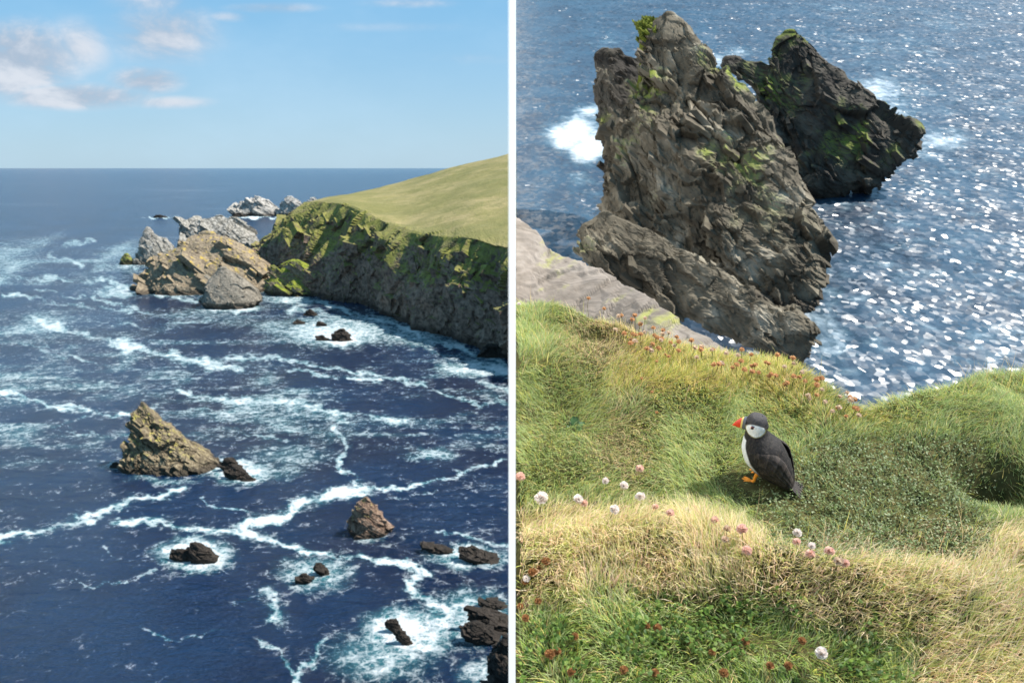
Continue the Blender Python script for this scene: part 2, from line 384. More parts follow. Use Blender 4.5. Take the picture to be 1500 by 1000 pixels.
lrock('islet', [(394, 318, 334), (402, 313, 345), (414, 306, 362), (428, 300, 376), (440, 296, 381), (448, 300, 374)], M_boulder,
      'smooth grey-brown boulder in front of the yellow-crested rock', basey=454, ratio=.8, lean=.25, amp=.07, seed=52, stamp=.3, strata=(.5, -.65, .6), chunk=.4, slabs=(80, .05, .22, .8), rough=.4)
lrock('islet', [(391, 408, 455), (396, 400, 463), (408, 395, 466), (420, 392, 468), (430, 396, 470)], M_green,
      'low rock with a bright grass top at the foot of the headland', basey=434, ratio=.5, lean=.3, amp=.12, seed=61, chunk=1.0, slabs=(120, .06, .25), rough=.4)
lrock('islet', [(386, 372, 390), (394, 368, 402), (404, 372, 410)], M_green, 'small dark rock wedged between the boulder and the grass-topped rock', basey=410, ratio=.6, amp=.14, seed=63, nr=40, nt=70)
lrock('far_stack', [(288, 374, 380), (294, 366, 391), (301, 356, 402), (308, 350, 407), (315, 343, 408)], M_far, 'pale triangular stack far out near the horizon, larger of the far pair', basey=317, ratio=.5, lean=.4, amp=.1, seed=71, strata=(.6, -.4, .7), slabs=(110, .06, .3), rough=.3)
lrock('far_stack', [(289, 421, 430), (295, 417, 441), (304, 410, 452), (313, 406, 458)], M_far, 'pale slanting stack just left of the headland tip, far out', basey=317, ratio=.5, amp=.1, seed=74, slabs=(90, .06, .3), rough=.3)
lrock('far_stack', [(291, 454, 464), (297, 450, 468), (304, 448, 470)], M_far, 'smallest far stack, half hidden behind the headland tip', basey=312, ratio=.5, amp=.12, seed=76, nr=40, nt=60)
lrock('reef', [(314, 343, 352), (317, 338, 360)], M_small, 'thin dark reef at the left foot of the pale far stack', basey=318, ratio=.5, amp=.14, seed=77, nr=20, nt=40)
lrock('reef', [(316.5, 228, 236), (318.5, 222, 244)], M_small, 'tiny lone reef in far foam left of the far stacks', basey=319, ratio=.5, amp=.14, seed=78, nr=20, nt=40)
small = [
 ([(674, 328, 344), (682, 326, 350), (688, 328, 348)], 'dark round rock touching the right foot of the sea stack'),
 ([(686, 340, 356), (692, 332, 362), (700, 336, 360)], 'jagged wet rock below the round one beside the sea stack'),
 ([(697, 358, 366), (702, 352, 374)], 'lowest wet rock trailing right of the sea stack'),
 ([(678, 165, 172), (683, 162, 176)], 'tiny rock in foam left of the sea stack'),
 ([(807, 256, 272), (813, 254, 280), (820, 262, 282)], 'left dark slab in the ring of white foam'),
 ([(798, 280, 296), (806, 276, 306), (814, 280, 316), (823, 284, 318)], 'larger cracked slab in the ring of white foam'),
 ([(826, 462, 472), (833, 460, 480), (840, 466, 482)], 'upper of two small rocks in teal water'),
 ([(842, 440, 450), (847, 434, 455), (853, 434, 450)], 'lower of two small rocks in teal water'),
 ([(797, 620, 634), (803, 622, 660), (809, 640, 665)], 'left dark sliver of the long reef in foam'),
 ([(804, 680, 700), (812, 672, 722), (823, 700, 736)], 'long dark sliver of reef running to the right'),
 ([(909, 568, 582), (917, 565, 586), (925, 575, 590)], 'upper rock of the crooked pair in churning foam'),
 ([(924, 578, 590), (932, 580, 598), (942, 588, 604)], 'lower rock of the crooked pair in churning foam'),
 ([(879, 712, 722), (884, 704, 738), (890, 706, 740)], 'flat ledge with foam over it near the white partition'),
 ([(893, 694, 712), (902, 691, 740), (915, 693, 752), (926, 715, 756)], 'brown slab rock below the flat ledge'),
 ([(914, 684, 706), (922, 681, 722), (934, 684, 726), (943, 698, 724)], 'rounded brown rock left of the tall dark shore rock'),
 ([(484, 494, 506), (489, 489, 512), (497, 486, 514)], 'dark rock standing in the surf below the cliffs'),
 ([(455, 451, 458), (460, 446, 464)], 'small dark rock nearest the headland foot in surf'),
 ([(470, 434, 440), (472, 430, 446)], 'flat half-drowned rock left of the surf rocks'),
 ([(472, 466, 472), (475, 464, 477)], 'tiny rock between the surf rocks'),
 ([(493, 466, 476), (496, 464, 482)], 'low rock just left of the dark surf rock'),
]
for i, (rows, lab) in enumerate(small):
    hp = len(rows) > 2 and rows[0][0] > 650
    lrock('sea_rock', rows, M_small, lab, basey=rows[-1][0]+3, ratio=.6, amp=.10, seed=100+7*i, nr=40 if hp else 24, nt=70 if hp else 44, lean=.1, sc=1.2, slabs=(46 if hp else 20, .12, .42), rough=.5, strata=(.35, -.4, .85), group='dark rocks awash in the sea')
lrock('shore_rock', [(933, 738, 760), (945, 730, 790), (960, 722, 820), (980, 716, 830), (1000, 714, 850), (1040, 706, 870)], M_small, 'tall dark shore rock cut by the lower right edge of the sea view', basey=1060, ratio=.6, amp=.12, seed=300, slabs=(160, .05, .25), rough=.5)
lrock('shore_rock', [(509, 712, 738), (514, 706, 756), (520, 704, 770)], M_small, 'dark rounded rock at the foot of the cliff near the partition', basey=525, ratio=.6, amp=.12, seed=310, nr=40, nt=70)
# ------------------------------------------------------------------ headland
cols = [  # base px,py | rim px,py,extra distance | skyline px,py,distance
 ((990, 640), (1000, 430, 22), (1000, 165, 950)), ((900, 590), (900, 398, 24), (900, 190, 950)), ((820, 555), (820, 377, 25), (820, 208, 920)),
 ((744, 524), (744, 362, 26), (744, 227, 900)), ((690, 506), (692, 349, 28), (690, 240, 920)), ((640, 488), (642, 346, 30), (640, 252, 940)),
 ((590, 469), (592, 337, 34), (590, 265, 960)), ((540, 452), (548, 318, 38), (548, 276, 950)), ((490, 438), (510, 301, 46), (515, 283.5, 930)),
 ((440, 426), (470, 297, 60), (474, 291, 880)), ((408, 412), (436, 306, 60), (440, 303, 850)), ((392, 402), (406, 336, 50), (408, 334, 840)), ((372, 398), (388, 360, 45), (389, 359, 835)), ((364, 396), (372, 378, 30), (373, 378, 825)), ((352, 393), (356, 388, 22), (357, 388, 815))]
B, Rm, Sk = [], [], []
for b, r, s in cols:
    pb = L.at_z(b[0], b[1], ZL); B.append(pb)
    Rm.append(L.at_d(r[0], r[1], pb[1]+r[2])); Sk.append(L.at_d(s[0], s[1], s[2]))
B, Rm, Sk = map(np.array, (B, Rm, Sk))
tt = np.arange(len(cols)); nu = 560; uu = np.linspace(0, len(cols)-1, nu)
def cubic(A):
    # catmull-rom
    i = np.clip(np.floor(uu).astype(int), 0, len(A)-2); f = (uu-i)[:, None]
    g = lambda k: A[np.clip(i+k, 0, len(A)-1)]
    p0, p1, p2, p3 = g(-1), g(0), g(1), g(2)
    return .5*(2*p1+(p2-p0)*f+(2*p0-5*p1+4*p2-p3)*f**2+(3*p1-p0-3*p2+p3)*f**3)
Bc, Rc, Sc_ = cubic(B), cubic(Rm), cubic(Sk)
rowsV, kind = [], []
for v in np.linspace(-.12, 1, 170):   # cliff
    h = v; g = .45*max(v, 0)+.55*max(v, 0)**2.4
    p = Bc+(Rc-Bc)*g; p[:, 2] = Bc[:, 2]+(Rc[:, 2]-Bc[:, 2])*h
    rowsV.append(p); kind.append(1-.45*max(0, v-.85)/.15)
for v in np.linspace(0, 1, 90)[1:]:    # hill
    p = Rc+(Sc_-Rc)*v; p[:, 2] += np.sin(v*math.pi)*2.0*np.clip((Sc_[:, 1]-Rc[:, 1])/200, 0, 1)
    rowsV.append(p); kind.append(.55*max(0, 1-v/.09)**1.5)
for v in np.linspace(0, 1, 26)[1:]:
    p = Sc_.copy(); p[:, 1] += 260*v; p[:, 2] -= (p[:, 2]-ZL+5)*v**1.6; rowsV.append(p); kind.append(0)
V = np.array(rowsV); kind = np.array(kind)[:, None]
du = np.gradient(V, axis=1); dv = np.gradient(V, axis=0); N = np.cross(du, dv); N /= np.linalg.norm(N, axis=-1, keepdims=True)+1e-9
if N[60, 200, 2] < 0: N = -N
al = np.cumsum(np.linalg.norm(np.diff(Bc, axis=0, prepend=Bc[:1]), axis=1))[None, :]+0*V[:, :, 0]
hh = (V[:, :, 2]-ZL)
vr = np.clip(hh/65, 0, 1.1)
gp = np.stack([al/30+hh/60, hh/90, 0*al+3.3], -1)
gully = ridged(gp, 3, 500)
gp2 = np.stack([al/9+hh/30, hh/26, 0*al], -1)
q = (V@np.array([.35, -.1, .5]))/5.5+fbm(V/22, 3, 510)*1.5
saw = q-np.floor(q); saw = np.where(saw < .78, saw/.78, (1-saw)/.22)-.5
Pc = V/26+.25*np.stack([fbm(V/20, 3, 570), fbm(V/20, 3, 571), fbm(V/20, 3, 572)], -1)
sv = np.array([.35, -.25, .9]); sv /= np.linalg.norm(sv); tv_ = np.cross(sv, [0.5, .86, 0]); tv_ /= np.linalg.norm(tv_); bv_ = np.cross(sv, tv_)
Ac = np.stack([Pc@tv_, Pc@sv*.45, Pc@bv_*.8], -1)
h1, c1 = facet(Ac*1.3, 580); h2, c2_ = facet(Ac*3.4+5, 590); h3, c3 = facet(Ac*9+2, 600)
env = .45+.75*np.sin(np.clip(vr, 0, 1)*math.pi*.85)
d = env*(9.5*gully+4.5*h1+1.2*h2)+.5*h3+.5*fbm(V/4.5, 4, 530)+6*fbm(V/45, 2, 540)+5*ridged(np.stack([al/70-hh/80, hh/200, 0*al+8], -1), 2, 541)
V = V+N*(d*kind)[..., None]*np.array([1, 1, .45])
V[:, :, 2] += (1-kind)*(fbm(V/60, 4, 560)*1.6+.5*ridged(V/25, 3, 561))*np.clip((V[:, :, 1]-Rc[None, :, 1])/30, 0, 1)
du = np.gradient(V, axis=1); dv = np.gradient(V, axis=0); N2 = np.cross(du, dv); N2 /= np.linalg.norm(N2, axis=-1, keepdims=True)+1e-9
if (N2*N).sum() < 0: N2 = -N2
mC = np.zeros(V.shape[:2], bool); mC[18:150, 60:] = True
dens_ = fbm(V/28, 3, 620); mC &= (dens_ > -.12)
BV, BQ = blocks(V[mC], N2[mC], 1500, 1.3, 6.5, tv_, sv, 640, la=(.7, 1.8), lb=(.6, 1.3), lc=(.4, 1.0), jrot=.3, inset=.62)
mC = np.zeros(V.shape[:2], bool); mC[:60, 60:] = True
BV2, BQ2 = blocks(V[mC], N2[mC], 500, 1.2, 5.0, tv_, sv, 650, la=(.7, 1.5), lb=(.6, 1.3), lc=(.5, 1.2), jrot=.35, inset=.5)
# material: grass on gentle ground, rock where it is steep
t = NT('headland_grass_and_rock'); p = t.pos(); Nn = t.nrm()
nz = t.n('ShaderNodeSeparateXYZ'); t.l(Nn, nz.inputs[0]); pz = t.n('ShaderNodeSeparateXYZ'); t.l(p, pz.inputs[0])
n1 = t.noise(p, .05, 6, .6); n2 = t.noise(p, .35, 6, .65); n3 = t.noise(p, .012, 4, .6)
rk = t.mix(t.ss(n2, .35, .62), (.075, .052, .040), (.27, .19, .14)); rk = t.mix(t.ss(t.noise(p, .9, 4, .7), .5, .75), rk, (.24, .18, .14))
rk = t.mix(t.ss(n1, .5, .66, 0, .6), rk, (.10, .07, .06))
hcl = t.math('ADD', pz.outputs[2], t.math('MULTIPLY', t.math('SUBTRACT', n1, .5), 55))
amt = t.math('ADD', nz.outputs[2], t.math('MULTIPLY', t.math('SUBTRACT', n2, .5), .75))
amt = t.math('ADD', amt, t.ss(hcl, 8, 60, -.42, .32))
gm = t.ss(amt, .38, .56)
g1 = t.mix(t.ss(n2, .3, .7), (.13, .135, .03), (.25, .235, .065)); g1 = t.mix(t.ss(t.noise(p, .14, 5, .7), .48, .62, 0, .75), g1, (.13, .10, .06))
g2 = t.mix(t.ss(n1, .35, .65), (.21, .185, .07), (.31, .25, .12)); g2 = t.mix(t.ss(n3, .4, .62), g2, (.18, .165, .06))
g2 = t.mix(t.ss(n2, .50, .72, 0, .6), g2, (.14, .15, .05)); g2 = t.mix(t.ss(t.noise(t.vm('MULTIPLY', p, (.02, .05, .05)), 1.0, 6, .7), .48, .66, 0, .6), g2, (.16, .155, .06))
trk = t.noise(t.vm('MULTIPLY', p, (.01, .05, .12)), 1.0, 4, .5, 1.2)
g2 = t.mix(t.ss(t.math('ABSOLUTE', t.math('SUBTRACT', trk, .5)), 0, .018, .7, 0), g2, (.12, .125, .04))
flat = t.ss(nz.outputs[2], .80, .93)
gr = t.mix(flat, g1, g2)
c = t.mix(gm, rk, gr)
c = t.mix(t.ss(pz.outputs[2], 1.5, 6, .7, 0), c, (.03, .022, .018))
bn = t.bump(t.math('ADD', n2, t.math('MULTIPLY', t.noise(p, 1.5, 5, .7), .5)), .7, 1.2)
M_head = t.bsdf(c, .9, .15, bn)
nV = V.shape[0]*nu; Vw = L.world(np.concatenate([V.reshape(-1, 3), BV, BV2])); o = mk('headland', Vw, np.concatenate([gridq(V.shape[0], nu), BQ+nV, BQ2+nV+len(BV)]), None, M_head, False, loc=(-60, 700, 0)); tag(o, kind='structure')
# ------------------------------------------------------------------ sea with foam (left)
nx, ny = 420, 470
gx = np.concatenate([np.linspace(-160, 1000, nx)])
gy = np.concatenate([np.linspace(246.0, 262, 60), np.linspace(262, 1060, ny-60)[1:]])
GX, GY = np.meshgrid(gx, gy)
pw = L.at_z(GX, GY, ZL)
def polyd(px, py, pts):
    d = np.full(px.shape, 1e9); 
    for (a, b), (c_, e) in zip(pts[:-1], pts[1:]):
        vx, vy = c_-a, e-b; tpar = np.clip(((px-a)*vx+(py-b)*vy)/(vx*vx+vy*vy), 0, 1)
        d = np.minimum(d, np.hypot(px-a-tpar*vx, (py-b-tpar*vy)*1.7))
    return d
ln = np.stack([GX/26, GY/16, 0*GX], -1)
wx = GX+11*fbm(ln, 3, 700)+7*fbm(ln*3, 3, 703); wy = GY+7*fbm(ln+50, 3, 710)+5*fbm(ln*3+9, 3, 713)
foam = np.zeros(GX.shape); fmod = fbm(np.stack([GX/38, GY/24, 0*GX+9], -1), 4, 760)*1.3
streaks = [([(465, 441), (560, 467), (620, 491), (700, 522), (745, 536)], 10, .8), ([(430, 452), (520, 470), (600, 500), (680, 528)], 14, .6), ([(150, 412), (210, 432), (290, 440)], 9, .75), ([(20, 405), (110, 412), (200, 408)], 8, .6), ([(0, 500), (60, 505), (140, 530), (220, 545)], 6, .5), ([(120, 470), (220, 478), (300, 470)], 7, .5),
 ([(45, 468), (90, 478), (150, 497), (210, 515), (280, 528), (350, 540)], 15, .8), ([(340, 522), (400, 525), (460, 533), (530, 545), (620, 560)], 9, .72),
 ([(420, 540), (490, 552), (560, 558)], 7, .75), ([(60, 515), (90, 520)], 14, .55), ([(75, 566), (130, 568), (200, 566)], 8, .55), ([(0, 575), (40, 585), (90, 598), (150, 605), (195, 607)], 8, .82),
 ([(235, 606), (300, 600), (360, 606)], 6, .6), ([(260, 572), (310, 585), (360, 590), (430, 590), (480, 605), (540, 608), (590, 617)], 11, .72), ([(280, 632), (340, 630), (420, 645)], 7, .55),
 ([(30, 620), (80, 622), (110, 615), (150, 605)], 6, .6), ([(95, 630), (190, 640)], 7, .6), ([(0, 645), (40, 635)], 6, .5), ([(0, 790), (50, 782), (110, 762), (150, 752), (180, 738), (190, 728), (235, 728), (270, 716)], 9, .95),
 ([(175, 768), (235, 762), (270, 775), (350, 780), (395, 790), (440, 800), (500, 818), (530, 815), (570, 820), (605, 828), (622, 842), (600, 850), (605, 872), (645, 890)], 9, .95),
 ([(395, 790), (365, 782), (358, 770), (375, 762), (410, 757), (440, 740), (480, 728), (530, 718)], 12, 1.05), ([(530, 720), (620, 708), (680, 695), (735, 672)], 5, .8),
 ([(525, 718), (520, 700), (500, 688), (490, 676), (510, 655), (492, 628)], 7, .7), ([(290, 728), (330, 745), (380, 752), (430, 745), (480, 720)], 5, .62), ([(95, 850), (140, 860), (180, 855), (225, 838)], 5, .62),
 ([(155, 800), (170, 820), (215, 825)], 5, .5), ([(210, 920), (240, 935), (290, 935), (330, 922)], 5, .45), ([(390, 865), (404, 885), (402, 908)], 14, .9), ([(380, 935), (415, 960), (430, 985), (440, 1005)], 8, .68),
 ([(470, 935), (455, 970), (430, 1000)], 8, .7), ([(340, 885), (390, 868)], 6, .55), ([(500, 620), (600, 640), (640, 632)], 4, .35), ([(620, 624), (700, 628), (745, 625)], 5, .45), ([(640, 775), (700, 790), (745, 798)], 7, .62),
 ([(600, 862), (650, 892)], 14, .85), ([(560, 732), (640, 720)], 5, .4), ([(70, 372), (110, 385), (120, 390)], 8, .6), ([(75, 372), (100, 360), (140, 352)], 7, .5), ([(0, 380), (30, 382)], 8, .5), ([(0, 430), (60, 440), (130, 450), (230, 462)], 7, .6), ([(60, 425), (150, 440), (200, 455)], 6, .6),
 ([(380, 590), (450, 600), (520, 625)], 8, .5), ([(700, 560), (745, 575)], 9, .6), ([(640, 575), (700, 590), (745, 592)], 8, .6), ([(330, 610), (420, 625), (500, 640)], 9, .5), ([(210, 385), (150, 395), (100, 400)], 7, .45)]
for pts, wd, a in streaks:
    dd = polyd(wx, wy, pts); foam = np.maximum(foam, a*(.98+.38*fmod)*np.exp(-(dd/(wd*(.85+.5*fmod)))**2)); foam = np.maximum(foam, .42*a*np.exp(-(dd/(wd*2.6))**2))
blobs = [(286, 812, 62, 26, 1.35), (286, 812, 85, 36, .6), (462, 840, 78, 36, .72), (352, 690, 62, 22, 1.1), (420, 690, 60, 20, .5), (240, 701, 80, 9, .6), (170, 685, 34, 10, .7), (600, 925, 80, 42, 1.15), (560, 960, 130, 60, .62), (690, 905, 85, 55, .8), (685, 815, 82, 24, .8),
 (632, 667, 62, 14, .62), (490, 486, 110, 26, .9), (500, 494, 45, 12, 1.2), (600, 490, 110, 26, .62), (690, 540, 80, 16, .8), (735, 542, 45, 12, 1.1), (336, 450, 52, 9, 1.1), (232, 427, 60, 8, 1.2), (170, 428, 50, 9, .7), (215, 389, 60, 4, 1.0),
 (378, 318, 52, 1.8, 1.3), (430, 317, 30, 2, .8), (232, 319, 32, 1.8, 1.0), (540, 787, 36, 12, .62), (420, 668, 110, 34, .50), (480, 640, 80, 24, .42), (430, 440, 60, 7, .8), (100, 470, 130, 40, .3), (560, 465, 100, 12, .6), (640, 500, 70, 10, .6), (720, 985, 80, 40, .6), (250, 402, 90, 12, .5), (420, 258, 400, 3, .1)]
for cx, cy, rx, ry, a in blobs:
    d2 = np.hypot((wx-cx)/rx, (wy-cy)/ry); foam = np.maximum(foam, a*np.exp(-d2**2*1.2))
# broken streaky foam over the middle distance
bandw = sstep(300, 380, GY)*(1-sstep(600, 720, GY)*.55)*(1-sstep(820, 900, GY)*.35)
st = ridged(np.stack([GX/120+GY/90, GY/17, 0*GX], -1), 4, 720)*.5+.5*fbm(np.stack([GX/180, GY/40, 0*GX], -1), 3, 730)
foam = np.maximum(foam, bandw*(.22+.68*np.clip(st, -.3, 1)))
st2 = fbm(np.stack([GX/300, (GY-244)/9, 0*GX], -1), 4, 740)
foam = np.maximum(foam, sstep(250, 275, GY)*(1-sstep(390, 460, GY))*(.10+.34*np.clip(st2+.1, 0, 1)))
V = L.world(pw)
V = np.concatenate([V.reshape(-1, 3)])
t = NT('sea_water_with_foam'); p = t.pos()
fa = t.n('ShaderNodeAttribute', attribute_name='foam').outputs['Fac']
wv = t.vm('ADD', p, t.vm('SCALE', t.noise(p, .12, 3, .5, 0, 'Color'), 3.0))
wv = t.vm('ADD', wv, t.vm('SCALE', t.noise(p, .6, 3, .6, 0, 'Color'), 1.2))
e1 = t.vor(wv, .32, 'DISTANCE_TO_EDGE'); e2 = t.vor(wv, .9, 'DISTANCE_TO_EDGE')
lace = t.math('MAXIMUM', t.ss(e1, 0, .25, 1, 0), t.ss(e2, 0, .3, .8, 0))
fn = t.noise(wv, .28, 8, .75)
pat = t.math('ADD', t.math('MULTIPLY', lace, .36), t.math('MULTIPLY', t.ss(fn, .28, .72), .64))
den = t.math('ADD', fa, t.math('MULTIPLY', t.math('SUBTRACT', pat, .5), 1.15))
fm = t.ss(den, .40, 1.2)
teal = t.math('MULTIPLY', t.ss(t.math('ADD', fa, t.math('MULTIPLY', t.math('SUBTRACT', fn, .5), .5)), .24, .78), .85)
big = t.noise(p, .015, 4, .6)
deep = t.mix(t.ss(big, .35, .65), (.0004, .009, .036), (.0006, .021, .066))
sea = t.mix(teal, deep, (.045, .21, .24))
sea = t.mix(fm, sea, (.66, .68, .69))
sw = t.noise(t.vm('MULTIPLY', p, (1, 1.6, 1)), .16, 4, .55, .4); ch = t.noise(t.vm('MULTIPLY', p, (1, 1.7, 1)), .75, 6, .7, .3)
bn = t.bump(t.math('ADD', t.math('MULTIPLY', sw, 3.2), ch), 1.0, 1.0)
M_sea = t.bsdf(sea, t.math('ADD', t.math('MULTIPLY', fm, .5), .18), t.math('SUBTRACT', .30, t.math('MULTIPLY', fm, .25)), bn)
o = mk('sea', V, gridq(ny-1, nx) if len(gy) == ny-1 else gridq(len(gy), nx), None, M_sea, True, loc=(0, 0, 0), attr={'foam': foam}); tag(o, kind='structure')
# the far and outer water round it, butted 4 mm lower
R0 = 90000.0
o = mk('outer_sea', [(-R0, -2000, -.25), (R0, -2000, -.25), (R0, R0, -.25), (-R0, R0, -.25)], [(0, 1, 2, 3)], None, M_sea, True, attr={'foam': [0]*4}); tag(o, kind='structure')
# ------------------------------------------------------------------ white partition board, added to fill the gap between the two views
k = 5.0/F; cq, sq = math.cos(P+TAU), math.sin(P+TAU)
def kx(y, z): return k*(y*cq-z*sq)          # how far right the board's right face stands at (y, z)
WP = []
for z in (-17.0, .30):
    zf = -17.0 if z < 0 else -3.0
    yc_ = .62+4.0*kx(.62, z)  # near edge of the added board is angled to catch the sun
    WP += [(-kx(.62, z), .62, z), (kx(yc_, z), yc_, z), (kx(106, zf), 106, zf), (kx(106, zf)-.30, 106, zf)]
WV = Rr.world(np.array(WP))
Mw = plain('white_painted_board', (.86, .86, .86), .6, .3, .02, 3)
o = mk('divider', WV, [(0, 1, 5, 4), (1, 2, 6, 5), (2, 3, 7, 6), (3, 0, 4, 7), (4, 5, 6, 7), (3, 2, 1, 0)], None, Mw, False, loc=WV.mean(0))
tag(o, 'tall thin white partition board added to fill the gap between the sea view and the puffin view', 'divider')
# ================================================================== RIGHT WORLD
# cove sea
sx = np.array([.0, 1.0]); ysr = np.linspace(2, 128, 2)
def rw(p): return Rr.world(np.array(p, float))
nxr, nyr = 240, 260
u_ = np.linspace(0, 1, nxr); v_ = np.linspace(0, 1, nyr)
YR = 14+114*v_[:, None]**1.3+0*u_[None, :]; XR = (kx(YR, ZR)+.03)+(YR*1.1)*u_[None, :]
ZRg = ZR+0*YR
q3 = np.stack([XR, YR, ZRg], -1)
ZRg = ZR+.10*fbm(q3/2.2, 3, 800)
px_, py_ = Rr.pix(np.stack([XR, YR, ZR+0*YR], -1))
wxr = px_+14*fbm(np.stack([px_/45, py_/30, 0*px_], -1), 3, 810); wyr = py_+10*fbm(np.stack([px_/45, py_/30, 0*px_+5], -1), 3, 811)
fr_ = np.zeros(px_.shape)
for cx, cy, rx, ry, a in [(835, 195, 42, 30, .95), (862, 215, 36, 26, 1.05), (860, 165, 28, 18, .8), (1270, 135, 75, 34, .75), (1300, 170, 55, 30, .65), (1380, 205, 60, 18, .65), (1040, 85, 36, 18, .7), (880, 60, 50, 16, .35), (1190, 470, 50, 30, .6), (1340, 225, 50, 22, .55), (850, 265, 30, 30, .4), (1220, 440, 40, 60, .4), (1215, 500, 60, 40, .5), (1080, 80, 50, 14, .5), (960, 30, 80, 12, .3), (845, 368, 26, 14, .6)]:
    fr_ = np.maximum(fr_, a*np.exp(-1.2*(((wxr-cx)/rx)**2+((wyr-cy)/ry)**2)))
fr_ = np.maximum(fr_, .16+.26*ridged(np.stack([px_/120-py_/70, py_/22, 0*px_], -1), 3, 820)*sstep(1000, 1300, px_))  # pale foam haze towards the right also stands in for silver sun glare
V = Rr.world(np.stack([XR, YR, ZRg], -1)).reshape(-1, 3)
t = NT('cove_water'); p = t.pos()
fa = t.n('ShaderNodeAttribute', attribute_name='foam').outputs['Fac']
un = t.vm('NORMALIZE', UPR.tolist())
fn = t.noise(p, 1.3, 5, .65, .5)
den = t.math('ADD', fa, t.math('MULTIPLY', t.math('SUBTRACT', fn, .5), 1.0)); fm = t.ss(den, .35, .95)
deep = t.mix(t.ss(t.noise(p, .35, 5, .65), .35, .65), (.002, .016, .040), (.008, .040, .078))
c = t.mix(t.ss(den, .2, .8, 0, .7), deep, (.10, .22, .28)); c = t.mix(fm, c, (.55, .58, .62))
# real wave slopes, a facet at a time
def facets(scale, k_, off):
    r = t.vor(t.vm('ADD', p, off), scale, 'F1', 'Color'); r = t.vm('SUBTRACT', r, (.5, .5, .5)); r = t.vm('SCALE', r, k_); return r
f1 = facets(4.8, .54, (0, 0, 0)); f2 = facets(1.6, .20, (3, 7, 1))
sl = t.noise(t.vm('MULTIPLY', p, (1, .8, .8)), .8, 4, .6, 0, 'Color'); sl = t.vm('SCALE', t.vm('SUBTRACT', sl, (.5, .5, .5)), .55)
nn = t.vm('ADD', t.vm('ADD', f1, f2), t.vm('ADD', sl, UPR.tolist())); nn = t.vm('NORMALIZE', nn)
n2c = t.vm('NORMALIZE', t.vm('ADD', sl, UPR.tolist()))
M_cove = t.bsdf(c, .38, 1.0, nn, Coat_Weight=.4, Coat_Roughness=.40, Coat_Normal=n2c)
o = mk('cove_sea', V, gridq(nyr, nxr), None, M_cove, True, loc=rw([0, 20, ZR]), attr={'foam': fr_}); tag(o, kind='structure')
# cove rocks
STR = (.62, -.30, .72)
M_cr = rock_mat('cove_rock', (.035, .028, .019), (.155, .13, .092), (.40, .355, .28), .45, up=UPR.tolist(), org=rw([0, 0, ZR]).tolist(), lichen=(.20, .23, .04), lich_amt=.45, wet=.5, topz=9, strata=STR, bumpd=.05, soft=2)
M_cd = rock_mat('cove_dark_rock_and_shade', (.025, .021, .018), (.075, .064, .05), (.14, .12, .09), .5, up=UPR.tolist(), org=rw([0, 0, ZR]).tolist(), lichen=(.15, .18, .03), lich_amt=.55, wet=.5, topz=4, strata=STR, bumpd=.05, soft=2)  # on the pinnacle this darker rock colour stands in for its shade
def body(rows, by, bx=1000, dd=0.0, **kw):
    a = dict(ratio=.55, lean=.35, nr=110, nt=200, amp=.08, sc=1.0, strata=STR, under=.1, lab=((1.1, 2.8), (.25, .55), .12)); a.update(kw)
    return loft(Rr, rows, sea_d(Rr, bx, by, ZR)+dd, ZR, **a)
rock('cove_stack', Rr, [
  body([(24, 970, 988), (32, 958, 998), (45, 948, 1006), (70, 942, 1018), (95, 936, 1044), (130, 924, 1082), (170, 908, 1114), (210, 902, 1140), (260, 900, 1156), (320, 898, 1172), (370, 900, 1184), (400, 905, 1180), (430, 930, 1165)], 452, seed=901, amp=.12, lean=.8, ratio=.55, nr=190, nt=320, stamp=.7, sc=.95, tilt=-.25, slabs=(900, .028, .12, .90), rough=1.0),
  body([(246, 950, 954), (255, 930, 980), (275, 912, 1000), (310, 905, 1012), (345, 903, 1020), (380, 910, 1020)], 405, seed=909, ratio=.5, lean=.8, dd=-.3, amp=.10, nr=90, nt=150, slabs=(150, .06, .3, .85), rough=.8),
  body([(290, 1064, 1070), (302, 1040, 1108), (330, 1030, 1150), (360, 1036, 1186), (390, 1064, 1203), (415, 1090, 1198), (435, 1130, 1185)], 450, seed=911, ratio=.4, lean=.7, dd=-.6, amp=.10, nr=90, nt=170, slabs=(200, .04, .13, .93), rough=1.1)],
  M_cr, 'large craggy grey stack with a green knob on its peak, nearest in the cove', 'sea stack')
cstack = [o_ for o_ in bpy.data.objects if o_.name == 'cove_stack'][0]
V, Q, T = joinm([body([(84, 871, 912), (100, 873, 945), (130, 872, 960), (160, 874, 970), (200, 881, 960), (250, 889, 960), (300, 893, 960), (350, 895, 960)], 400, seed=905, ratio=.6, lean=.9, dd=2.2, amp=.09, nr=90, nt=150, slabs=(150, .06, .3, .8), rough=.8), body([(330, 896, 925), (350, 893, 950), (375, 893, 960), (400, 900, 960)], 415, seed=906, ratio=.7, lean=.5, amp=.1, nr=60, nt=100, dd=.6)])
mk('shade_painted_pinnacle', Rr.world(V)-np.array(cstack.location), Q, T, M_cd, False, parent=cstack)['label'] = 'pinnacle with its shade painted near-black on the left flank of the big stack'
V, Q, T = body([(29, 942, 956), (34, 936, 968), (41, 935, 972), (48, 938, 972), (58, 942, 966)], 452, seed=913, ratio=1.0, dd=1.75, lean=.8, amp=.30, nr=40, nt=70, slabs=(60, .15, .5, .8), rough=1.4)
M_moss = plain('moss', (.125, .145, .025), .95, .1, .6, 4)
mk('moss_cap', Rr.world(V)-np.array(cstack.location), Q, T, M_moss, False, parent=cstack)['label'] = 'bright green mossy knob on the peak'
